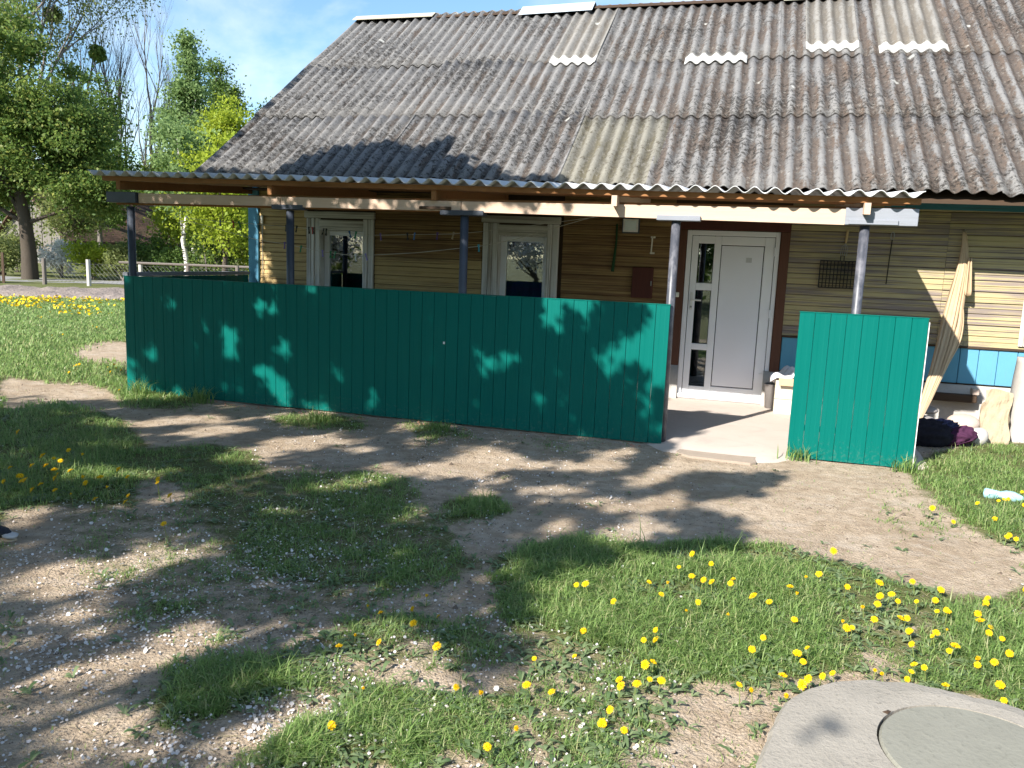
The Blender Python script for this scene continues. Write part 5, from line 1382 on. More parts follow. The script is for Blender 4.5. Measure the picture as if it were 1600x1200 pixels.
for z in zs:
    for a in range(12):
        an = a / 12 * 6.283
        rr = 1 + .06 * (L2(a * 1.3, z * 6, 1.0) - .5)
        sx_, sy_ = abs(math.cos(an)) ** .5 * math.copysign(1, math.cos(an)), abs(math.sin(an)) ** .5 * math.copysign(1, math.sin(an))
        wd = .22 - .06 * max(0, z)
        vs.append((3.10 + sx_ * wd * rr, 9.98 + sy_ * wd * rr, z))
mb.add(vs, [(j * 12 + i, j * 12 + (i + 1) % 12, (j + 1) * 12 + (i + 1) % 12, (j + 1) * 12 + i) for j in range(n_ - 1) for i in range(12)] + [tuple(range((n_ - 1) * 12, n_ * 12))])
tag(mb.build('pillar', M['lime'], None, True), 'stout limewashed masonry pillar standing before the wall beside the leaning slab', 'pillar')
# plastic bottle
t = thing('plastic_bottle', (2.09, 7.08, .05), 'crumpled pale blue plastic bottle lying in the grass right of the short screen', 'bottle')
mb = MB(); pr = [(0, .0), (.036, .006), (.043, .02), (.041, .07), (.034, .12), (.043, .16), (.044, .21), (.03, .255), (.014, .28), (.014, .30)]
nn = 14
vs = []
ax = Vector((.96, -.27, .02)).normalized(); uu = ax.cross(Vector((0, 0, 1))).normalized(); ww = uu.cross(ax)
base = Vector((1.965, 7.115, .055))
for k_, (r_, z) in enumerate(pr):
    for i in range(nn):
        a = i / nn * 6.283; q = r_ * (1 + .1 * math.sin(3 * a + k_ * 1.7))
        vs.append(base + ax * z + uu * q * math.cos(a) + ww * q * math.sin(a))
mb.add(vs, [(k_ * nn + i, k_ * nn + (i + 1) % nn, (k_ + 1) * nn + (i + 1) % nn, (k_ + 1) * nn + i) for k_ in range(len(pr) - 1) for i in range(nn)])
mb.build('body', M['bottle'], t, True)
MB().tube([base + ax * .298, base + ax * .318], .016, 12).build('cap', M['peg_blue'], t)

# well cover
t = thing('well_cover', (.85, 3.0, 0), 'rough round concrete slab with a smooth inner lid at the lower right of the yard', 'well cover')
outl = [(.16, 2.62), (.19, 2.89), (.235, 3.11), (.36, 3.32), (.48, 3.42), (.64, 3.50), (.79, 3.53), (.93, 3.505), (1.07, 3.49), (1.20, 3.465), (1.33, 3.38), (1.44, 3.2), (1.5, 3.0), (1.46, 2.75), (1.3, 2.5), (1.05, 2.36), (.75, 2.3), (.45, 2.36), (.26, 2.46)]
fine = []
for i in range(len(outl)):
    a, b = outl[i], outl[(i + 1) % len(outl)]
    for q in range(4):
        s_ = q / 4; x_, y_ = a[0] + (b[0] - a[0]) * s_, a[1] + (b[1] - a[1]) * s_
        j = .045 * (L3(x_ * 3, y_ * 3, 3.0) - .5) + .02 * (L2(x_ * 9, y_ * 9, 3.0) - .5)
        fine.append((x_ + j, y_ + j))
n_ = len(fine); lc_ = (.95, 3.0); lr = .355
ins = []
for x_, y_ in fine:
    a = math.atan2(y_ - lc_[1], x_ - lc_[0]); ins.append((lc_[0] + lr * math.cos(a), lc_[1] + lr * math.sin(a)))
mid = [((a[0] * .5 + b[0] * .5), (a[1] * .5 + b[1] * .5)) for a, b in zip(fine, ins)]
sh = [((a[0] - lc_[0]) * .975 + lc_[0], (a[1] - lc_[1]) * .975 + lc_[1]) for a in fine]
vs = [(x_, y_, -.05) for x_, y_ in fine] + [(x_, y_, .055 + .01 * (L2(x_, y_, 8.) - .5)) for x_, y_ in fine] + [(x_, y_, .076 + .006 * (L2(x_, y_, 8.) - .5)) for x_, y_ in sh] + [(x_, y_, .084 + .006 * (L2(x_, y_, 6.) - .5)) for x_, y_ in mid] + [(x_, y_, .084) for x_, y_ in ins] + [(x_, y_, .03) for x_, y_ in ins]
fs = [(r_ * n_ + i, r_ * n_ + (i + 1) % n_, (r_ + 1) * n_ + (i + 1) % n_, (r_ + 1) * n_ + i) for r_ in range(5) for i in range(n_)]
MB().add(vs, fs).build('slab', M['well'], t, False)
mb = MB(); nn = 56; pr = [(lr - .008, .03), (lr - .008, .078), (lr - .016, .088), (lr * .5, .090)]
vs = [(lc_[0] + r_ * math.cos(a), lc_[1] + r_ * math.sin(a), z) for r_, z in pr for a in np.linspace(0, 6.2832, nn, endpoint=False)]
mb.add(vs, [(k_ * nn + i, k_ * nn + (i + 1) % nn, (k_ + 1) * nn + (i + 1) % nn, (k_ + 1) * nn + i) for k_ in range(3) for i in range(nn)] + [tuple(range(3 * nn, 4 * nn))])
mb.build('lid', M['lid'], t, False)
mb = MB(); mb.add([(.64, 3.212, .0855), (.66, 3.20, .0862), (.676, 3.228, .0862), (.665, 3.235, .0855), (.658, 3.217, .091)], [(0, 1, 4), (1, 2, 4), (2, 3, 4), (3, 0, 4)])
mb.build('notch_chip', M['dark_wood'], t)  # dark brown chip standing in for the notch in the slab

# shoe at the far left
t = thing('shoe', (-4.15, 3.55, 0), 'dark shoe with a pale toe on the petal-strewn ground at the yard edge', 'shoe')
def shoe_part(name, mat, sc3, z0, z1, xa=-.2, xb=.0, taper=.55):
    mb = MB(); n_ = 9; m2 = 12; vs = []
    for i in range(n_):
        s_ = i / (n_ - 1); x_ = xa + (xb - xa) * s_
        wd = .046 * (1 - .9 * max(0, s_ - .75) ** 1.2 * 3) * (0.85 + .3 * math.sin(s_ * 3.1)) * sc3
        hh = z0 + (z1 - z0) * (1 - taper * s_) * (1 - .8 * max(0, s_ - .8) * 4 * .6)
        for k_ in range(m2):
            a = k_ / m2 * 6.283
            vs.append((-4.06 + x_, 3.56 + wd * math.cos(a), max(z0, z0 + (hh - z0) * (.5 + .5 * math.sin(a)))))
    mb.add(vs, [(j * m2 + i, j * m2 + (i + 1) % m2, (j + 1) * m2 + (i + 1) % m2, (j + 1) * m2 + i) for j in range(n_ - 1) for i in range(m2)] + [tuple(range(m2)), tuple(range((n_ - 1) * m2, n_ * m2))])
    mb.build(name, mat, t, True)
shoe_part('sole', M['shoe_sole'], 1.12, .012, .035, -.27, .035, 0.1)
shoe_part('upper', M['shoe'], 1.0, .033, .12, -.26, .012, .55)
shoe_part('toe_cap', M['shoe_toe'], .82, .034, .066, -.03, .04, .3)
# ------------------------------------------------------------------ trees
def branch_tree(base, H, r0, seed, levels=4, spread=.5, up=.55, nkids=(3, 4), first=.3, lean=(0, 0), wob=.06):
    """trunk and limbs as tubes; returns mesh builder and the twig ends"""
    rn = np.random.default_rng(seed)
    mb = MB(); tips = []
    def grow(p, d, ln, r_, lev):
        n_ = 4 if lev < levels else 3
        pts, rad = [Vector(p)], [r_]
        for i in range(n_):
            d = (d + Vector(rn.normal(0, wob, 3)) + Vector((0, 0, up * .06))).normalized()
            pts.append(pts[-1] + d * ln / n_); rad.append(max(.004, r_ * (1 - .62 * (i + 1) / n_)))
        mb.tube(pts, rad, 7 if lev == 0 else 4 if lev < 3 else 3, cap=False)
        if lev >= levels:
            tips.append(pts[-1]); tips.append(pts[-2]); return
        nk = rn.integers(nkids[0], nkids[1] + 1) + (2 if lev == 0 else 0)
        for k_ in range(nk):
            f = first + (1 - first) * (k_ + rn.random()) / nk if lev == 0 else .35 + .65 * (k_ + rn.random()) / nk
            f = min(f, .99); ii = min(int(f * n_), n_ - 1)
            q = pts[ii].lerp(pts[ii + 1], f * n_ - ii)
            an = rn.uniform(0, 6.283) + k_ * 2.4
            sd_ = d.orthogonal().normalized(); sd_ = Quaternion(d, an) @ sd_
            dd = (d * (1 - spread) + sd_ * spread * rn.uniform(.8, 1.3) + Vector((0, 0, up * .5))).normalized()
            grow(q, dd, ln * rn.uniform(.42, .66) * (1.15 - .45 * f if lev == 0 else 1), max(.004, rad[ii] * .62), lev + 1)
        tips.append(pts[-1])
    grow(Vector(base), Vector((lean[0], lean[1], 1)).normalized(), H, r0, 0)
    return mb, np.array([list(q) for q in tips])
def crown_mesh(name, pts, mat, size, mi=None, asp=.62):
    V_, F_ = leaf_quads(pts, size, asp)
    return npmesh(name, V_, F_, mat, mi)
def tree(name, loc, H, label, seed, bark, leaf=None, nleaf=5000, lsize=.14, cr=None, group='trees beyond the yard', puff=.5, levels=3, r0=None, spread=.5, up=.55, first=.3, droop=0.0, nkids=(3, 4), shape=None, cat='tree', lean=(0, 0)):
    x, y = loc
    t_ = thing(name, (x, y, 0), label, cat, group)
    mb, tips = branch_tree((x, y, -.15), H * .72 if leaf else H * .62, r0 or H * .014, seed, levels, spread, up, nkids, first, lean)
    mb.build('trunk', M[bark], t_, True)
    if leaf:
        rn = np.random.default_rng(seed + 100)
        c_ = tips[rn.integers(0, len(tips), nleaf)]
        pts = c_ + rn.normal(0, puff, (nleaf, 3)) * np.array([1, 1, .75])
        pts[:, 2] -= np.abs(rn.normal(0, droop, nleaf))
        if shape is not None: pts = pts[shape(pts, rn)]
        pts = pts[pts[:, 2] > .25]
        o = link('crown', crown_mesh('crown', pts, M[leaf], lsize * rn.uniform(.6, 1.3, len(pts))), t_)
        return t_, pts
    return t_, tips
def ellipsoid_tree(name, loc, H, label, seed, bark, leaf, nleaf, lsize, blobs, group='trees beyond the yard', r0=.3, limbs=10, cat='tree', trunk_h=None):
    """crown made of many uneven leaf clumps inside given lobes (x,y,z offsets and radii)"""
    x, y = loc
    rn = np.random.default_rng(seed)
    t_ = thing(name, (x, y, 0), label, cat, group)
    mb = MB()
    th = trunk_h or H * .6
    wob = [Vector((x + rn.normal(0, .06 * i), y + rn.normal(0, .06 * i), -.15 + (th + .15) * i / 6)) for i in range(7)]
    mb.tube(wob, [r0 * (1.25 - .16 * i) for i in range(7)], 8, cap=False)
    cl = []
    for bx, by, bz, rx, ry, rz, n_ in blobs:
        d = unit(rn.normal(size=(n_, 3))); rr = rn.random((n_, 1)) ** .42
        cl.append(np.array([x + bx, y + by, bz]) + d * rr * np.array([rx, ry, rz]))
    cl = np.concatenate(cl)
    for i in range(limbs):
        e = cl[rn.integers(len(cl))]
        s_ = wob[rn.integers(2, 6)]
        q = Vector(e); mb.tube([s_, s_.lerp(q, .5) + Vector((0, 0, -.2)), q], [r0 * .4, r0 * .2, .02], 5, cap=False)
    mb.build('trunk', M[bark], t_, True)
    sz = rn.uniform(.35, .95, len(cl))
    ci = rn.integers(0, len(cl), nleaf)
    pts = cl[ci] + rn.normal(size=(nleaf, 3)) * sz[ci, None] * np.array([.62, .62, .42])
    pts = pts[pts[:, 2] > .2]
    link('crown', crown_mesh('crown', pts, M[leaf], lsize * rn.uniform(.6, 1.35, len(pts))), t_)
    return t_, pts
# --- the trees seen beyond the yard, at the left
ellipsoid_tree('broad_tree', (-32.4, 30.3), 13, 'big broad dark green tree with a thick trunk at the left edge before the barn', 21, 'bark', 'lf_dark', 95000, .085,
     [(-1.0, -.5, 8.4, 3.6, 3.5, 3.6, 60), (-3.5, -1, 6.5, 3.2, 3, 3.5, 40), (1.6, .4, 6.4, 2.6, 2.5, 2.2, 38), (2.4, .7, 4.4, 1.8, 1.8, 1.4, 18), (-2.0, -.5, 4.4, 2.4, 2.0, 1.2, 18), (3.0, .8, 3.9, 1.0, 1.0, .7, 8)], r0=.30, limbs=16)
mistle = []
for nm, lc_, H, sd_, lab in (('tall_tree', (-46.6, 43.6), 24, 31, 'tall airy pale green tree with dark mistletoe balls behind the broad dark tree'), ('tall_tree', (-55.5, 45.5), 25, 32, 'tall airy yellowish tree at the far left behind the broad dark tree')):
    t_, pts = tree(nm, lc_, H, lab, sd_, 'bark_grey', 'lf_pale', 26000, .10, puff=.75, levels=3, r0=.26, spread=.42, up=.8, first=.25, nkids=(4, 5))
    rn = np.random.default_rng(sd_)
    for k_ in range(7 if sd_ == 31 else 3):
        c_ = pts[rn.integers(len(pts))]
        d = unit(rn.normal(size=(500, 3))); q = c_ + d * (rn.random((500, 1)) ** .33) * .62
        link('mistletoe_ball', crown_mesh('mistletoe_ball', q, M['lf_dark'], .13), t_)
tree('bare_tree', (-47.2, 51.0), 21.5, 'tall bare grey tree left of two others against the sky', 41, 'bark_grey', levels=4, r0=.22, spread=.34, up=.9, first=.3, nkids=(4, 5))
tree('bare_tree', (-48.8, 55.2), 21, 'tall bare grey tree, middle one of three against the sky', 42, 'bark_grey', levels=4, r0=.22, spread=.36, up=.85, first=.28, nkids=(4, 5))
tree('bare_tree', (-49.7, 59.8), 22, 'tall bare forked tree right of two others, beside the pale birch', 43, 'bark_grey', levels=4, r0=.24, spread=.36, up=.85, first=.25, nkids=(4, 5))
ellipsoid_tree('slim_tree', (-36.2, 47.0), 18, 'tall slim light green tree with a pointed top left of the house roof', 51, 'birch_bark', 'lf_birch', 30000, .10,
     [(0, 0, 13.9, .4, .4, 1.7, 12), (0, 0, 11.6, 1.3, 1.2, 2.0, 28), (-.1, 0, 8.8, 2.2, 2.0, 2.4, 48), (-.2, 0, 5.6, 2.4, 2.2, 2.6, 42), (.3, 0, 3, 1.6, 1.5, 1.8, 18)], r0=.14, limbs=24, trunk_h=14.5)
ellipsoid_tree('slim_tree', (-38.9, 53.4), 15, 'dark bluish green tree with two tips between the slim tree and the lime green one', 52, 'bark', 'lf_mid', 20000, .10,
     [(0, 0, 13.6, .6, .6, 1.8, 12), (1.0, .2, 12.6, .8, .8, 1.4, 14), (.4, 0, 9.8, 1.7, 1.7, 2.4, 34), (0, 0, 6, 2.3, 2, 2.6, 34)], r0=.18, limbs=18, trunk_h=14)
ellipsoid_tree('lime_tree', (-29.6, 41.4), 11, 'dense bright lime green tree against the slope of the house roof', 53, 'bark_grey', 'lf_lime', 30000, .085,
     [(.3, 0, 8.2, 1.5, 1.4, 1.8, 34), (-.8, 0, 6.2, 2.0, 1.7, 2, 40), (1.7, .3, 6.6, 1.8, 1.6, 1.8, 38), (0, 0, 3.8, 2.3, 2, 1.6, 36)], r0=.16, limbs=20)
ellipsoid_tree('pale_tree', (-36.6, 57.5), 14, 'loose pale green tree peeping over the gable edge of the roof', 54, 'bark_grey', 'lf_birch', 16000, .10,
     [(0, 0, 11.4, 1.6, 1.6, 1.8, 26), (1, 0, 8.6, 2.4, 2, 2.2, 32), (-1, 0, 6, 2.4, 2, 2.2, 28)], r0=.16, limbs=16)
ellipsoid_tree('young_birch', (-25.3, 32.3), 7, 'young birch with a white trunk seen through the open porch end', 55, 'birch_bark', 'lf_birch', 6000, .09,
     [(0, 0, 6.0, 1.2, 1.2, 1.4, 26), (.2, 0, 4.2, 1.5, 1.4, 1.2, 26)], r0=.11, limbs=14, trunk_h=6.4)
ellipsoid_tree('dark_tree', (-23.0, 31.8), 6.5, 'dark stemmed bushy tree just left of the blue corner board', 56, 'bark', 'lf_lime', 8000, .085,
     [(0, 0, 5.2, 1.5, 1.4, 1.5, 30), (-.5, 0, 3.4, 1.5, 1.4, 1.1, 26), (.6, 0, 2.6, 1.2, 1.2, 1.0, 16)], r0=.12, limbs=14)
ellipsoid_tree('small_tree', (-27.3, 34.8), 6, 'small yellow green tree beside the young birch behind the porch', 57, 'bark_grey', 'lf_lime', 6000, .085,
     [(0, 0, 4.6, 1.2, 1.2, 1.5, 22), (-.2, 0, 2.8, 1.4, 1.3, 1.2, 22)], r0=.09, limbs=12)
ellipsoid_tree('small_tree', (-40.6, 50.2), 9, 'leafy tree behind the barn roof by the first porch post', 58, 'bark', 'lf_pale', 10000, .10,
     [(0, 0, 6.4, 1.8, 1.8, 1.8, 26), (.8, 0, 4, 1.8, 1.6, 1.6, 20)], r0=.14, limbs=12)
ellipsoid_tree('young_tree', (-37.2, 37.4), 7, 'young pale green tree in front of the barn gable', 59, 'bark_grey', 'lf_pale', 9000, .08,
     [(0, 0, 5.2, 1.5, 1.4, 1.4, 26), (.3, 0, 3.2, 1.7, 1.5, 1.3, 28)], r0=.09, limbs=14)
ellipsoid_tree('leafy_tree', (-42.0, 45.0), 14, 'airy mid green tree between the big broad tree and the bare trees', 60, 'bark_grey', 'lf_mid', 14000, .1,
     [(0, 0, 10.2, 1.6, 1.6, 2.6, 26), (.6, 0, 7.0, 2.0, 2.0, 2.4, 30), (0, 0, 4.2, 2.2, 2, 1.8, 26)], r0=.16, limbs=20)
# a line of woodland far behind closing the view
rn = np.random.default_rng(77)
n_ = 26000
a_ = rn.random(n_)
xw = -120 + 105 * a_ + rn.normal(0, 2, n_); yw = 78 + 42 * a_ + rn.normal(0, 3, n_)
hw = 5.2 + 4.5 * L1(a_ * 40, a_ * 0, 1.0) + 2 * L2(a_ * 130, 0 * a_, 1.0)
pts = np.stack([xw, yw, .3 + rn.random(n_) ** .8 * hw], 1)
tag(link('far_woods', crown_mesh('far_woods', pts, M['lf_mid'], .42 * rn.uniform(.6, 1.4, n_))), 'distant green woodland closing the view at the left', kind='stuff')

# shrubs along the fence
def shrub(lc_, h, wd, leaf, label, seed, n_=2600, ls=.075, stem='bark_grey'):
    x, y = lc_
    rn = np.random.default_rng(seed)
    t_ = thing('shrub', (x, y, 0), label, 'shrub', 'shrubs along the far fence')
    cl = np.array([x, y, h * .5]) + unit(rn.normal(size=(22, 3))) * rn.random((22, 1)) ** .4 * np.array([wd * .8, wd * .6, h * .42])
    mb = MB()
    for i in range(7): mb.tube([(x + rn.normal(0, .1), y + rn.normal(0, .1), -.1), tuple((np.array([x, y, .3]) * .4 + cl[i] * .6)), tuple(cl[i])], [.04, .025, .008], 4, cap=False)
    mb.build('stem', M[stem], t_)
    ci = rn.integers(0, len(cl), n_)
    pts = cl[ci] + rn.normal(0, .26, (n_, 3)) * np.array([wd * .6, wd * .5, h * .32])
    pts = pts[pts[:, 2] > .05]
    link('crown', crown_mesh('crown', pts, M[leaf], ls * rn.uniform(.6, 1.3, len(pts))), t_)
df = thing('picket_fence', (-30.6, 25.9, 0), 'dark weathered picket fence at the far left edge before the wire fence', 'fence')
for i in range(22):
    x = -33.2 + i * .185; y = 24.75 + i * .062
    MB().box(x, x + .13, y, y + .03, -.1, 1.12 + .12 * math.sin(i * 1.9)).build('picket', M['dark_wood'], df)
MB().box(-33.2, -29.1, 25.5, 25.55, .3, .4, rot=((-31.15, 25.5, .35), 'Z', .32)).build('rail', M['dark_wood'], df)
shrub((-34.2, 33.9), 1.9, 1.2, 'lf_blossom', 'white flowering shrub under the big broad tree', 62)
shrub((-31.6, 33.2), 1.9, 1.6, 'lf_lime', 'wide yellow green shrub between the white flowering shrub and the first post', 63, 3600)
shrub((-30.6, 34.6), 2.1, 1.5, 'lf_mid', 'mid green shrub before the brown barn roof', 64, 3200)
shrub((-29.4, 32.9), 1.8, 1.2, 'lf_pale', 'pale green shrub just left of the first porch post', 65, 2800)
shrub((-28.4, 34.0), 2.4, 1.2, 'lf_mid', 'shrub just right of the first porch post', 66, 2800)
shrub((-26.9, 33.6), 2.0, 1.3, 'lf_mid', 'low dark shrub left of the young birch', 67, 2800)
shrub((-24.6, 33.0), 2.6, 1.3, 'lf_dark', 'dark green shrub right of the young birch', 68, 3400)
shrub((-23.4, 34.6), 3.4, 1.4, 'lf_lime', 'tall lime shrub behind the dark stemmed tree', 69, 3600)
shrub((-21.6, 34.0), 3.2, 1.4, 'lf_mid', 'tall green shrub at the blue corner board', 70, 3600)
shrub((-36.4, 32.4), 2.2, 1.5, 'lf_pale', 'pale yellowish shrub left of the big trunk', 71, 3000)
shrub((-38.9, 35.6), 2.6, 1.6, 'lf_pale', 'pale shrub farthest to the left before the barn', 72, 3000)

# barn
bx0 = np.array([-46.9, 47.0]); bdir = unit(np.array([.12, .993])); bper = np.array([-bdir[1], bdir[0]])
barn = thing('barn', (float(bx0[0]), float(bx0[1]), 0), 'old grey board barn with a long brown roof beyond the fence', 'barn')
def BP(a, b, z): q = bx0 + bdir * a + bper * b; return (q[0], q[1], z)
k = NM('mossy_barn_shingles', 0.95, 0.1)
v = k.pos()
bc = k.mix(k.ramp(k.noise(v, 0.9, 6, 0.7), (0.35, 0.0), (0.65, 1.0)), (0.05, 0.036, 0.028), (0.17, 0.105, 0.075))
bc = k.mix(k.ramp(k.noise(k.pos((1, 1, 9)), 2.2, 5, 0.7), (0.45, 0.0), (0.7, 0.8)), bc, (0.03, 0.024, 0.02))
k.color(k.mix(k.ramp(k.noise(v, 0.5, 4), (0.55, 0.0), (0.7, 0.6)), bc, (0.07, 0.09, 0.03))).bump(k.noise(k.pos((1, 1, 6)), 4, 4), 0.8, 0.1)
M['barn_roof'] = k.m
LB, WB = 11.5, 6.6
mb = MB(); mb.add([BP(0.2, 0, -.2), BP(LB, 0, -.2), BP(LB, 0, 2.2), BP(.2, 0, 2.2), BP(.2, WB, -.2), BP(LB, WB, -.2), BP(LB, WB, 2.2), BP(.2, WB, 2.2)], [(0, 1, 2, 3), (4, 7, 6, 5), (1, 5, 6, 2), (0, 3, 7, 4)])
mb.build('wall', M['barn_board'], barn)
n_ = 14
for i in range(n_):                      # vertical boards of the near gable, turned towards the yard
    f0, f1 = i / n_, (i + .93) / n_
    zt = lambda f: 2.2 + 3.0 * (1 - abs(2 * f - 1))
    y0, y1 = WB * f0, WB * f1
    mb = MB(); d_ = .03 * (i % 2)
    mb.add([BP(-.02 - d_, y0, -.1), BP(-.02 - d_, y1, -.1), BP(-.02 - d_, y1, zt(f1)), BP(-.02 - d_, y0, zt(f0)), BP(.15, y0, -.1), BP(.15, y1, -.1), BP(.15, y1, zt(f1)), BP(.15, y0, zt(f0))],
           [(3, 2, 1, 0), (4, 5, 6, 7), (0, 1, 5, 4), (2, 3, 7, 6), (0, 4, 7, 3), (1, 2, 6, 5)])
    mb.build('board', M['barn_board'], barn)
mb = MB()
e = .55
mb.add([BP(-.5, -e, 1.8), BP(LB + .4, -e, 1.8), BP(LB - .9, WB / 2, 5.3), BP(-.5, WB / 2, 5.3), BP(-.5, WB + e, 1.8), BP(LB + .4, WB + e, 1.8),
        BP(-.5, -e, 1.68), BP(LB + .4, -e, 1.68), BP(LB - .9, WB / 2, 5.16), BP(-.5, WB / 2, 5.16), BP(-.5, WB + e, 1.68), BP(LB + .4, WB + e, 1.68)],
       [(0, 1, 2, 3), (3, 2, 5, 4), (1, 5, 2), (9, 8, 7, 6), (10, 11, 8, 9), (0, 3, 9, 6), (3, 4, 10, 9), (0, 6, 7, 1), (1, 7, 11, 5)])
mb.build('roof', M['barn_roof'], barn)
MB().tube([BP(3.2, WB / 2, 5.31), BP(LB - 1, WB / 2, 5.31)], .1, 6).build('ridge_cap', M['barn_roof'], barn)

# wire fence with wooden posts
FP = [(-33.3, 24.6), (-31.6, 25.2), (-29.6, 25.85), (-27.6, 26.5), (-25.75, 26.9), (-23.8, 27.6), (-22.0, 28.2), (-20.1, 28.8), (-18.2, 29.5), (-16.3, 30.1)]
fence = thing('wire_fence', (-25.0, 27.2, 0), 'low wire mesh fence with weathered wooden posts across the far end of the yard', 'fence')
for i, (x, y) in enumerate(FP):
    hgt = 1.02 + .08 * math.sin(i * 2.2)
    mb = MB(); mb.tube([(x, y, -.2), (x + .02 * math.sin(i), y, hgt)], [.085, .08], 8)
    mb.build('post', M['post_white'] if i in (4, 5) else M['bark_grey'], fence)
mb = MB()
for (xa, ya), (xb, yb) in zip(FP[3:-1], FP[4:]):
    ln = math.hypot(xb - xa, yb - ya); nn = int(ln / .16)
    for h_ in (.1, .5, .88): mb.tube([(xa, ya, h_), (xb, yb, h_)], .006, 3, cap=False)
    for i in range(nn):
        f0, f1 = i / nn, min(1, (i + 4) / nn)
        p0, p1 = Vector((xa + (xb - xa) * f0, ya + (yb - ya) * f0, .1)), Vector((xa + (xb - xa) * f1, ya + (yb - ya) * f1, .1 + .78 * (f1 - f0) / (4 / nn)))
        mb.tube([p0, p1], .004, 3, cap=False)
        mb.tube([(p0.x, p0.y, p1.z), (p1.x, p1.y, .1)], .004, 3, cap=False)
mb.build('wire_mesh', M['mesh_wire'], fence)
# top rail carried on along the plot to the house
FP2 = [Vector((-24.6, 27.3, 1.0)), Vector((-20.1, 28.8, 1.0)), Vector((-16.3, 30.1, 1.0))]
for a, b in zip(FP2[:-1], FP2[1:]): MB().tube([a, b], .05, 6).build('rail', M['bark_grey'], fence)
# road beyond the fence, soil bed before it
def strip(name, quad, z, mat, nu=24, nv=10, amp=0.0, wob=.3):
    q = np.array(quad, float); V_ = []
    for j in range(nv + 1):
        for i in range(nu + 1):
            a, b = i / nu, j / nv
            p_ = (q[0] * (1 - a) + q[1] * a) * (1 - b) + (q[3] * (1 - a) + q[2] * a) * b
            if j in (0, nv): p_ = p_ + (L1(a * 20, b * 3 + .3, 1.0) - .5) * wob
            V_.append((p_[0], p_[1], z + height_at(p_[0], p_[1]) + amp * L2(p_[0], p_[1], 3.1) * (0 if j in (0, nv) else 1)))
    V_ = np.array(V_); ii = np.arange((nu + 1) * (nv + 1)).reshape(nv + 1, nu + 1)
    F_ = np.stack([ii[:-1, :-1].ravel(), ii[:-1, 1:].ravel(), ii[1:, 1:].ravel(), ii[1:, :-1].ravel()], 1)
    return tag(link(name, npmesh(name, V_, F_, mat, smooth=True)), kind='structure')
strip('road', [(-34.5, 26.5), (-20.5, 31.2), (-22.5, 35.5), (-38.0, 31.0)], .012, M['asphalt'])
k = NM('dug_soil', 0.95, 0.1)
v = k.pos()
k.color(k.mix(k.noise(v, 5, 6, 0.7), (0.13, 0.105, 0.09), (0.33, 0.28, 0.25))).bump(k.noise(v, 12, 5), 0.8, 0.08)
M['soil'] = k.m
strip('soil_bed', [(-21.8, 19.0), (-16.2, 21.9), (-18.6, 26.0), (-25.3, 22.2)], .02, M['soil'], 50, 16, .18, .6)

# ------------------------------------------------------------------ the blossoming trees behind the camera that shade the yard
e1 = np.array([math.cos(SUN_AZ), -math.sin(SUN_AZ), 0]); e2 = np.cross(LDIR, e1); e2 = e2 if e2[2] > 0 else -e2
rn = np.random.default_rng(5)
NL = 215000
pw = np.clip((shade_g - .3) / .7, 0, 1) ** 1.8
pw[:6] *= .5
_pc, _qc = np.meshgrid(-12.2 + .12 * (np.arange(shade_g.shape[1]) + .5), .2 + .12 * (np.arange(shade_g.shape[0]) + .5))
gap = np.clip((.55 * L2(_pc, _qc, 3.1) + .45 * L3(_pc, _qc, 5.3) - .28) * 4.5, .13, 1)
onground = _qc < 4.03 + .26 * (_pc + 3.59) / .89
pw *= np.where(onground, gap, np.clip(gap * 1.6, .3, 1))
pr_ = (pw / pw.sum()).ravel()
ci = rn.choice(len(pr_), NL, p=pr_)
cy_, cx_ = np.divmod(ci, shade_g.shape[1])
pp = -12.2 + .12 * (cx_ + .5 + rn.normal(0, .38, NL)); qq = 0.2 + .12 * (cy_ + .5 + rn.normal(0, .38, NL))
B_ = pp[:, None] * e1 + qq[:, None] * e2
zt = 4.3 + .42 * np.maximum(0, qq - 4.2) + 1.3 * (L1(pp, qq, .9) - .5) + 1.0 * (L2(pp, qq, 2.1) - .5) + np.abs(rn.normal(0, 1.15, NL)) - .3
Pl = B_ - LDIR * ((zt - B_[:, 2]) / (-LDIR[2]))[:, None]
for _ in range(14):
    u_, v__, d_ = project(Pl)
    bad = (d_ > .2) & (u_ > -260) & (u_ < 1860) & (v__ > -170)
    if not bad.any(): break
    Pl[bad] -= LDIR * .5 / (-LDIR[2]) * 1.0
Pl = Pl[~bad] if bad.any() else Pl
tw = np.array([(-4.9, -2.6), (-9.3, 0.4), (-8.6, -4.6)])
ow = np.argmin(((Pl[:, None, :2] - tw[None]) ** 2).sum(2), 1)
labs = ['blossoming fruit tree behind the viewer, its white petals falling on the yard', 'blossoming fruit tree farther left beside the yard', 'blossoming fruit tree farther behind the viewer on the left']
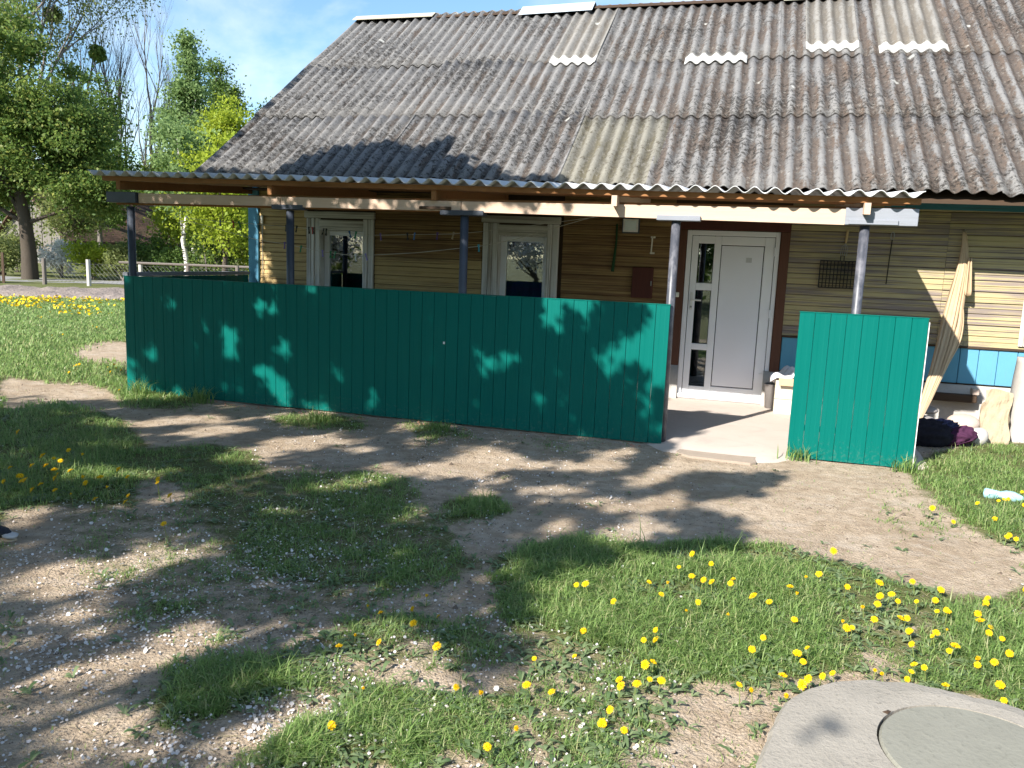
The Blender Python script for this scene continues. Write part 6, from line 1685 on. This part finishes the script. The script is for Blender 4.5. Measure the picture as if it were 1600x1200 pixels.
for ti in range(3):
    P3 = Pl[ow == ti]
    t_ = thing('fruit_tree', (float(tw[ti][0]), float(tw[ti][1]), 0), labs[ti], 'tree', 'fruit trees shading the yard')
    mb = MB(); bx_, by_ = tw[ti]
    fork = Vector((bx_ + .1, by_ + .15, 2.2))
    mb.tube([(bx_, by_, -.2), (bx_ + .03, by_, .8), fork], [.17, .13, .12], 10, cap=False)
    for i in range(70):
        if not len(P3): break
        e = Vector(P3[rn.integers(len(P3))]); m1 = fork.lerp(e, .5) + Vector((rn.normal(0, .2), rn.normal(0, .2), .35))
        okb = True
        for f in np.linspace(.25, 1, 12):
            q = np.array(fork.lerp(m1, f * 2) if f < .5 else m1.lerp(e, f * 2 - 1))
            jx, jy = int((q @ e1 + 12.2) / .12), int((q @ e2 - .2) / .12)
            if 0 <= jx < shade_g.shape[1] and 0 <= jy < shade_g.shape[0] and shade_g[max(0, jy - 1):jy + 2, max(0, jx - 1):jx + 2].mean() < .6: okb = False
        if okb: mb.tube([fork, m1, e], [.055, .03, .008], 5, cap=False)
    mb.build('trunk', M['bark'], t_, True)
    if len(P3):
        mi = (rn.random(len(P3)) < .3).astype(np.int32)
        V_, F_ = leaf_quads(P3, .046 * rn.uniform(.7, 1.3, len(P3)), .7)
        link('crown', npmesh('crown', V_, F_, [M['lf_mid'], M['lf_blossom']], mi), t_)
# unseen trees added behind the camera to block low sky light; also mirrored in panes
for i, (x, y, H, lf, lab) in enumerate([(-30, -9, 11, 'lf_mid', 'tall green tree added to block sky light, farthest left behind the viewer'), (-22, -15, 11, 'lf_dark', 'dark tree added to block sky light, left behind the viewer'), (-16, -19, 11, 'lf_mid', 'green tree added to block sky light behind the left blossoming one'),
        (-4, -19, 11, 'lf_dark', 'dark green tree added straight behind the viewer to block sky light, mirrored in the door panes'), (3, -18, 10, 'lf_mid', 'green tree added right behind the viewer to block sky light, mirrored in the door panes'), (11, -16, 11, 'lf_dark', 'dark tree added to block sky light at the right behind the viewer'), (19, -11, 11, 'lf_mid', 'green tree added to block sky light, far right behind the viewer')]):
    ellipsoid_tree('sky_blocking_tree', (x, y), H, lab, 90 + i, 'bark', lf, 12000, .15, [(0, 0, H * .62, 3.6, 2.6, H * .36, 46), (0, 0, H * .25, 3.4, 2.2, H * .24, 30)], r0=.2, limbs=14, group='trees behind the viewer')
for i, (x, y, lab) in enumerate([(-9.2, -13.5, 'low white blossoming tree behind the viewer, mirrored in the right window'), (-18.5, -11, 'low white blossoming tree far left behind the viewer')]):
    ellipsoid_tree('blossom_tree', (x, y), 5, lab, 120 + i, 'bark', 'lf_blossom', 8000, .075, [(0, 0, 3.0, 2.6, 2.0, 1.7, 40)], r0=.13, limbs=16, group='trees behind the viewer')

# ------------------------------------------------------------------ ground cover
def in_view(x, y, mx=120):
    P4 = np.stack([x, y, np.zeros_like(x)], 1)
    u_, v__, d_ = project(P4)
    return (d_ > .5) & (u_ > -mx) & (u_ < 1600 + mx) & (v__ < 1200 + mx * 1.6)
def scatter(n_, dens, r):
    """points on the near ground, closer together near the camera; dens(x,y) in 0..1"""
    out_ = []
    tot = 0
    while tot < n_:
        m_ = n_ * 2
        d_ = 2.2 * (11.5 / 2.2) ** r.random(m_); a = r.uniform(-1.05, .72, m_)
        x, y = d_ * np.sin(a), d_ * np.cos(a)
        ok = in_view(x, y, 480)
        ok &= ~((x > -7.1) & (x < 1.7) & (y > 7.86)) & ~((x > -7.1) & (y > 10.4))
        ok &= ((x - .86) ** 2 + (y - 2.95) ** 2) > .43
        ok &= r.random(m_) < dens(x, y)
        out_.append(np.stack([x[ok], y[ok]], 1)); tot += ok.sum()
    return np.concatenate(out_)[:n_]
def blades(xy, h, wd, lean, r, mat, name):
    n_ = len(xy)
    z = height_at(xy[:, 0], xy[:, 1]) - .004
    b = np.stack([xy[:, 0], xy[:, 1], z], 1)
    an = r.uniform(0, 6.283, n_)
    dr_ = np.stack([np.cos(an), np.sin(an), 0 * an], 1); sd_ = np.stack([-np.sin(an), np.cos(an), 0 * an], 1)
    up_ = np.array([0, 0, 1.0])
    h = h.reshape(-1, 1); wd = wd.reshape(-1, 1); ln = lean.reshape(-1, 1)
    m1 = b + up_ * h * .55 + dr_ * h * ln * .3
    tp = b + up_ * h * (1 - .3 * ln) + dr_ * h * ln
    V_ = np.stack([b - sd_ * wd, b + sd_ * wd, m1 + sd_ * wd * .8, m1 - sd_ * wd * .8, tp + sd_ * wd * .12, tp - sd_ * wd * .12], 1).reshape(-1, 3)
    k_ = np.arange(n_)[:, None] * 6
    F_ = np.concatenate([k_ + np.array([[0, 1, 2, 3]]), k_ + np.array([[3, 2, 4, 5]])])
    return link(name, npmesh(name, V_, F_, mat))
r2 = np.random.default_rng(3)
def gdens(x, y):
    g = grass_at(x, y); nn = .55 * L2(x, y, 2.6) + .45 * L3(x, y, 7.0)
    fn = L3(x, y, 17.0)
    return np.clip(g * 1.25 - .62 + (nn - .45) * 1.9 + (fn - .5) * .9, .022, 1) * (.25 + .75 * g)
xy = scatter(215000, gdens, r2)
g = grass_at(xy[:, 0], xy[:, 1]); d_ = np.hypot(xy[:, 0], xy[:, 1])
tall = L1(xy[:, 0] + 7, xy[:, 1], 1.7)
tall2 = L2(xy[:, 0], xy[:, 1] + 5, 4.2)
h = (.014 + .046 * g * (.15 + tall * .7 + tall2 * .6)) * r2.lognormal(-.1, .38, len(xy))
tag(blades(xy, h, (.0018 + .0004 * d_ * .35) * r2.uniform(.8, 1.3, len(xy)), r2.uniform(.3, 1.5, len(xy)), r2, M['grass'], 'grass'), 'short green spring grass growing in patches over the yard', kind='stuff')
# far lawn
n_ = 60000
d_ = 9.5 * (30 / 9.5) ** r2.random(n_); a = r2.uniform(-.93, -.62, n_)
x, y = d_ * np.sin(a), d_ * np.cos(a)
gg = grass_at(x, y)
ok = in_view(x, y, 60) & (x < -6.2) & (r2.random(n_) < np.clip(gg * 1.3 - .3 + .5 * (L2(x, y, 1.3) - .4), 0, 1))
xy = np.stack([x[ok], y[ok]], 1); d_ = d_[ok]
tag(blades(xy, .05 * r2.uniform(.6, 1.6, len(xy)) * (1 + d_ * .01), .0006 * d_ * r2.uniform(.7, 1.3, len(xy)), r2.uniform(.2, 1, len(xy)), r2, M['grass'], 'lawn_grass'), 'lawn grass at the left end of the house', kind='stuff')

# dandelions
DAND = [tuple(float(q) for q in s_.split(',')) for s_ in """0.07,4.41,0 0.05,4.27,0 -0.05,4.21,0 0.17,4.14,0 0.23,4.16,0 0.35,4.34,0 0.37,4.26,0 0.44,4.54,0 0.52,4.64,0 0.64,4.48,0 0.05,3.89,0 0.35,3.96,0 0.19,3.69,0 0.17,3.56,0 0.34,3.61,0 0.36,3.57,0 0.4,3.66,0 0.29,3.4,0 0.11,3.23,0 0.16,3.25,0 0.29,3.24,0 0.37,3.39,0 0.39,3.36,0 0.43,3.44,0 0.5,3.52,0 0.59,4.04,0 0.61,4.01,0 0.62,3.99,0 0.71,4.08,0 0.71,4.25,0 0.77,4.32,0 0.79,4.41,0 0.85,4.46,0 0.9,4.44,0 0.99,4.44,0 1.03,4.7,0 1.15,4.72,0 0.85,4.68,0 1.07,4.41,0 1.11,4.4,0 1.1,4.31,0 1.1,4.56,0 0.86,4.19,0 0.89,4.2,0 0.88,4.09,0 0.9,4.07,0 0.98,4.05,0 0.99,3.99,0 1.07,4.17,0 1.03,3.94,0 0.88,3.87,0 0.83,3.69,0 0.79,3.6,0 0.82,3.62,0 0.7,3.56,0 0.67,3.61,0 0.89,3.67,0 0.93,3.56,0 1.29,4.47,0 1.27,4.39,0 1.26,4.31,0 1.38,4.67,0 1.35,4.56,0 1.27,4.23,0 1.23,4.14,0 1.31,4.12,0 1.28,3.95,0 1.13,3.85,0 1.16,3.91,0 1.2,3.86,0 1.16,3.66,0 1.15,3.52,0 1.58,4.81,0 1.04,3.93,0 -0.37,4.16,0 -0.26,4.13,0 -0.23,4.37,0 -0.2,4.66,0 -0.06,4.54,0 -0.14,4.27,0 -0.11,4.23,0 -0.31,3.97,0 -0.11,3.97,0 -0.15,3.91,0 0.63,5.02,0 -0.28,3.56,0 1.42,6.33,1 1.55,6.17,1 1.81,6.6,1 1.96,6.71,1 2.04,6.82,1 2.11,6.98,1 1.84,6.34,1 2.12,6.71,1 1.79,5.87,1 1.84,5.95,1 1.85,5.83,1 2.28,7.22,1 -1.66,3.43,2 -1.59,3.41,2 -1.38,3.3,2 -1.6,2.98,2 -1.43,3.07,2 -1.35,2.72,2 -1.58,3.11,2 -1.45,3.49,2 -1.33,3.48,2 -1.44,3.62,2 -1.18,3.12,2 -1,2.84,2 -0.89,2.88,2 -0.71,2.96,2 -0.63,2.96,2 -0.74,2.52,2 -0.68,2.67,2 -0.39,2.89,2 -0.39,2.85,2 -0.3,2.84,2 -0.61,3.28,2 -0.74,3.17,2 -0.6,3.54,2 -1.33,2.43,2 -0.3,3.46,0 -0.26,3.35,0 -0.27,3.2,0 -0.31,3.12,0 -0.38,3.16,0 -0.37,3.09,0 -0.22,3.18,0 -0.28,3.56,0 -0.52,3.79,0 -0.74,3.99,0 -0.67,3.98,0 -0.27,3.27,0 -4.97,4.37,3 -4.88,4.38,3 -4.86,4.23,3 -4.75,4.3,3 -4.94,4.54,3 -5.03,4.74,3 -4.97,4.76,3 -4.85,4.6,3 -4.82,4.66,3 -4.72,4.52,3 -4.6,4.42,3 -4.58,4.43,3 -5.01,4.93,3 -4.67,4.64,3 -4.79,4.9,3 -4.58,4.16,3 -4.52,4.14,3 -4.47,4.19,3 -4.38,4.19,3 -4.21,4.18,3 -4.33,4.38,3 -4.32,4.42,3 -4.33,4.54,3 -4.05,4.32,3 -4.08,4.51,3 -3.88,4.33,3 -3.82,4.21,3 -3.94,4.1,3 -4.26,4.63,3 -3.93,4.66,3 -3.82,4.54,3 -3.66,4.46,3 -3.22,3.88,3 -6.13,5.53,3 -7.08,8.11,4 -7.12,8.24,4 -6.73,8.28,4 -6.62,8.04,4 -6.47,8.01,4 -6.31,8.22,4 -8.69,8.79,4 -8.22,8.85,4 -8.24,8.96,4 -8.06,8.83,4 -7.87,8.71,4 -7.99,8.64,4 -7.07,8.04,4 -7,7.72,4 -8.82,8.9,5 -8.8,8.96,5 -8.36,8.33,5 -11.78,11.65,5 -12.72,13.32,5 -12.66,13.38,5 -12.03,11.67,5 -15.08,14.36,5 -14.75,13.97,5 -15.14,14.3,5""".split()]
DG = ['yellow dandelion in the sunny patch of grass before the well cover', 'yellow dandelion in the grass right of the short screen', 'yellow dandelion in the sparse turf at the bottom middle of the yard', 'yellow dandelion in the shaded tall grass at the left of the yard', 'yellow dandelion at the left foot of the long screen', 'yellow dandelion on the lawn at the end of the house']
def head_mesh(seed, r_):
    rn = np.random.default_rng(seed); V_, F_ = [], []
    for ring, (n_, rr, up_) in enumerate(((19, 1.0, .12), (17, .84, .28), (13, .6, .42), (9, .34, .52))):
        for i in range(n_):
            a = (i + rn.random() * .6) / n_ * 6.283 + ring; w_ = 2.6 / n_ * rr * .8
            L_ = r_ * rr * rn.uniform(.9, 1.1); up2 = r_ * up_ * rn.uniform(.8, 1.2)
            c_, s_ = math.cos(a), math.sin(a); o = len(V_)
            V_ += [(0, 0, r_ * .05 * ring), (L_ * .75 * c_ - r_ * w_ * s_, L_ * .75 * s_ + r_ * w_ * c_, up2), (L_ * c_, L_ * s_, up2 * .9 - .04 * r_), (L_ * .75 * c_ + r_ * w_ * s_, L_ * .75 * s_ - r_ * w_ * c_, up2)]
            F_.append((o, o + 3, o + 2, o + 1))
    me_ = bpy.data.meshes.new('flower_head'); me_.from_pydata(V_, [], F_); me_.materials.append(M['dandelion']); me_.update()
    return me_
heads = [head_mesh(i, .0185 + .002 * (i % 3)) for i in range(5)]
stems = {}
def stem_mesh(h_, bend):
    mb = MB(); mb.tube([(0, 0, -.01), (bend * .3, 0, h_ * .5), (bend, 0, h_)], .0022, 5, cap=False)
    mb.add([(bend - .005, -.005, h_ - .004), (bend + .005, -.005, h_ - .004), (bend + .005, .005, h_ - .004), (bend - .005, .005, h_ - .004)], [(0, 1, 2, 3)])
    return mb.mesh('stem', M['stem'])
HS = {0: .075, 1: .068, 2: .05, 3: .12, 4: .10, 5: .085}
for q, h_ in HS.items(): stems[q] = [stem_mesh(h_ * f, b) for f, b in ((.75, .012), (1.0, -.01), (1.2, .02))]
taken = []
for x, y, gname in DAND:
    gi = int(gname)
    v_ = int(rng.integers(3)); st = stems[gi][v_]
    o = link('dandelion', st)
    tip = st.vertices[14 if len(st.vertices) > 14 else -1].co
    o.location = (x, y, float(height_at(np.array([x]), np.array([y]))[0]) - .004)
    o.rotation_euler = (0, 0, rng.uniform(0, 6.28))
    lab = DG[gi]
    if gi == 0:
        lab = ('yellow dandelion at the rim of the well cover' if math.hypot(x - .85, y - 3.0) < .82 else 'yellow dandelion along the far edge of the sunny patch by the dirt path' if y > 5.0 - .25 * x
               else 'yellow dandelion in the right part of the sunny grass patch' if x > .75 else 'yellow dandelion in the left part of the sunny grass patch' if x < .1 else 'yellow dandelion in the middle of the sunny grass patch')
    tag(o, lab, 'dandelion', ('dandelions of the ' + ['sunny patch', 'grass right of the screen', 'bottom middle', 'shaded left grass', 'screen foot', 'lawn'][gi]))
    hd = bpy.data.objects.new('flower_head', heads[int(rng.integers(5))]); COL.objects.link(hd)
    hd.parent = o
    hh = HS[gi] * (.75, 1.0, 1.2)[v_]; bb = (.012, -.01, .02)[v_]
    hd.location = (bb, 0, hh - .002); tv = Vector((-LDIR[0] * .8 + rng.uniform(-.6, .6), -LDIR[1] * .8 + rng.uniform(-.6, .6), .8)).normalized()
    hd.rotation_euler = (Matrix.Rotation(-o.rotation_euler.z, 3, 'Z') @ tv.to_track_quat('Z', 'Y').to_matrix() @ Matrix.Rotation(rng.uniform(0, 6.28), 3, 'Z')).to_euler()
    s_ = rng.uniform(.68, 1.1) * (1.25 if gi == 3 else 1.0); hd.scale = (s_, s_, s_) if rng.random() > .16 else (s_ * .5, s_ * .5, s_ * 1.3)
# dandelions too far to pick apart
n_ = 4200
a, b = r2.random(n_), r2.random(n_)
A_, B2, C_, D_ = [np.array(q) for q in ((-21.4, 18.6), (-15.9, 21.6), (-13.6, 17.0), (-15.6, 13.6))]
P5 = (A_ * (1 - a[:, None]) + B2 * a[:, None]) * (1 - b[:, None]) + (D_ * (1 - a[:, None]) + C_ * a[:, None]) * b[:, None]
keep = r2.random(n_) < .5 * np.clip((1 - b) ** 1.6 * (1.2 - 1.2 * a) + .7 * np.exp(-((b - .05) / .09) ** 2) + .9 * (L2(P5[:, 0], P5[:, 1], .9) - .55), 0, 1)
P5 = P5[keep]
n6 = 900
a6, b6 = r2.random(n6), r2.random(n6)
P6 = np.stack([-18.4 + a6 * 3 - b6 * 1.2, 26.4 + a6 * 1.6 + b6 * 2.4], 1) + np.array([-4.3, -1.0])
P5 = np.concatenate([P5, P6])
P7 = np.stack([P5[:, 0], P5[:, 1], height_at(P5[:, 0], P5[:, 1]) + .10 + r2.normal(0, .025, len(P5))], 1)
V_, F_ = leaf_quads(P7, .034 * r2.uniform(.8, 1.5, len(P7)), .9, 1.6)
tag(link('dandelion_meadow', npmesh('dandelion_meadow', V_, F_, M['dandelion'])), 'far strip of the lawn yellow with dandelions before the dug bed', kind='stuff')

# broad weed leaves: rosettes round the dandelions and over the thin turf
cs = [(x, y, 7) for x, y, q in DAND if q < 4]
ex = scatter(2500, lambda x, y: np.clip(grass_at(x, y), 0, .75) * (L1(x + 3, y, 1.1) > .38) * .8 + .01, r2)
cs += [(x, y, 5) for x, y in ex]
VV, FF = [], []
nb_ = 0
for x, y, k_ in cs:
    z0 = float(height_at(np.array([x]), np.array([y]))[0])
    for i in range(k_):
        a = r2.uniform(0, 6.283); L_ = r2.uniform(.022, .062); w_ = L_ * r2.uniform(.11, .2); up_ = r2.uniform(.15, .75)
        c_, s_ = math.cos(a), math.sin(a)
        for f, ww, hh in ((0.05, .3, 0.0), (.4, .8, .5), (.75, 1.0, .62), (1.0, .15, .45)):
            px_, py_, pz_ = x + c_ * L_ * f, y + s_ * L_ * f, z0 + .004 + L_ * up_ * hh
            VV += [(px_ - s_ * w_ * ww, py_ + c_ * w_ * ww, pz_ + .2 * w_), (px_ + s_ * w_ * ww, py_ - c_ * w_ * ww, pz_ + .2 * w_)]
        o = nb_ * 8
        FF += [(o, o + 1, o + 3, o + 2), (o + 2, o + 3, o + 5, o + 4), (o + 4, o + 5, o + 7, o + 6)]
        nb_ += 1
tag(link('weeds', npmesh('weeds', np.array(VV), np.array(FF), M['weed'])), 'broad-leaved weeds and dandelion leaves among the grass', kind='stuff')

# fallen petals
def pdens(x, y): return np.clip(gsample(petal_g, x, y, .25) * (.18 + 3.2 * (L2(x, y, 2.7) * L3(x, y, 6.3)) ** 1.5), 0, 1)
xy = scatter(11500, pdens, r2)
n_ = len(xy)
z = height_at(xy[:, 0], xy[:, 1]) + .006 + grass_at(xy[:, 0], xy[:, 1]) * r2.random(n_) * .02
c_ = np.stack([xy[:, 0], xy[:, 1], z], 1)
nrm = unit(r2.normal(0, .5, (n_, 3)) + np.array([0, 0, 1.0])); u_ = unit(np.cross(nrm, r2.normal(size=(n_, 3)))); w_ = np.cross(nrm, u_)
s_ = (.0049 * r2.lognormal(0, .32, n_))[:, None]
V_ = np.stack([c_ + u_ * s_ * 1.2, c_ + u_ * s_ * .5 + w_ * s_ + nrm * s_ * .35, c_ - u_ * s_ * .6 + w_ * s_ * .9 + nrm * s_ * .2, c_ - u_ * s_ * 1.1, c_ - u_ * s_ * .6 - w_ * s_ * .9 + nrm * s_ * .35, c_ + u_ * s_ * .5 - w_ * s_ + nrm * s_ * .2], 1).reshape(-1, 3)
tag(link('fallen_petals', npmesh('fallen_petals', V_, np.arange(n_ * 6).reshape(-1, 6), M['petal'])), 'white blossom petals fallen over the ground', kind='stuff')

# straw, crumbs and chips
xy = scatter(7500, lambda x, y: np.full_like(x, .5), r2)
n_ = len(xy); a = r2.uniform(0, 6.283, n_); L_ = r2.uniform(.008, .04, n_)
z = height_at(xy[:, 0], xy[:, 1]) + .004
dx, dy = np.cos(a) * L_, np.sin(a) * L_; wx, wy = -np.sin(a) * .0011, np.cos(a) * .0011
b = np.stack([xy[:, 0], xy[:, 1], z], 1)
V_ = np.stack([b + np.stack([-dx + wx, -dy + wy, 0 * a], 1), b + np.stack([-dx - wx, -dy - wy, 0 * a], 1), b + np.stack([dx - wx, dy - wy, .004 + 0 * a], 1), b + np.stack([dx + wx, dy + wy, .004 + 0 * a], 1)], 1).reshape(-1, 3)
tag(link('straw', npmesh('straw', V_, np.arange(n_ * 4).reshape(-1, 4), M['straw'])), 'dry grass stalks scattered over the ground', kind='stuff')
xy = scatter(36000, lambda x, y: np.clip(.9 - grass_at(x, y), 0.05, 1) * (.15 + L2(x + 9, y, 1.9) ** 2), r2)
n_ = len(xy); s_ = (.0026 * r2.lognormal(0, .6, n_))[:, None]
b = np.stack([xy[:, 0], xy[:, 1], height_at(xy[:, 0], xy[:, 1])], 1)
oc = np.array([(1, 0, 0), (0, 1, 0), (-1, 0, 0), (0, -1, 0), (.1, .1, .9)])
V_ = (b[:, None, :] + (oc[None] * (1 + r2.normal(0, .25, (n_, 5, 3)))) * s_[:, None]).reshape(-1, 3)
k_ = np.arange(n_)[:, None] * 5
F_ = np.concatenate([k_ + np.array([[0, 1, 4]]), k_ + np.array([[1, 2, 4]]), k_ + np.array([[2, 3, 4]]), k_ + np.array([[3, 0, 4]])])
tag(link('soil_crumbs', npmesh('soil_crumbs', V_, F_, M['clod'])), 'small crumbs of earth and grit on the bare soil', kind='stuff')
# brick chips along the foot of the long screen
n_ = 260
f = r2.random(n_)
x = -6.6 + 5.9 * f; y = 7.84 - np.abs(r2.normal(0, .09, n_))
keep = r2.random(n_) < (.25 + .75 * (np.abs(x + 4.9) < .8))
x, y = x[keep], y[keep]; n_ = len(x); s_ = (.011 * r2.lognormal(0, .4, n_))[:, None]
b = np.stack([x, y, height_at(x, y)], 1)
V_ = (b[:, None, :] + (oc[None] * (1 + r2.normal(0, .3, (n_, 5, 3)))) * s_[:, None]).reshape(-1, 3)
k_ = np.arange(n_)[:, None] * 5
F_ = np.concatenate([k_ + np.array([[0, 1, 4]]), k_ + np.array([[1, 2, 4]]), k_ + np.array([[2, 3, 4]]), k_ + np.array([[3, 0, 4]])])
tag(link('brick_chips', npmesh('brick_chips', V_, F_, M['brick'])), 'crumbled brick chips along the foot of the long screen', kind='stuff')
# leafy tufts at the feet of the screens
def tuft(lc_, n_, hh, label, seed):
    rn = np.random.default_rng(seed)
    xy_ = np.array(lc_) + rn.normal(0, .045, (n_, 2)) * np.array([1.6, .7])
    o = blades(xy_, hh * rn.uniform(.5, 1.2, n_), .004 * rn.uniform(.7, 1.6, n_), rn.uniform(.2, 1.0, n_), rn, M['grass'], 'weed_tuft')
    tag(o, label, 'weed', 'tufts at the feet of the screens')
tuft((.60, 7.82), 60, .16, 'leafy weed tuft at the left foot of the short screen', 1)
tuft((1.52, 7.78), 90, .17, 'leafy weed tuft at the right foot of the short screen', 2)
tuft((-6.75, 7.72), 120, .24, 'tall weed tuft at the left foot of the long screen', 3)
tuft((-5.9, 7.72), 120, .2, 'weed tuft under the second dark stretch of the long screen', 4)
tuft((-4.2, 7.45), 160, .14, 'grass tuft before the long screen below the left window', 5)
tuft((-2.9, 7.55), 80, .11, 'small grass tuft before the middle of the long screen', 6)
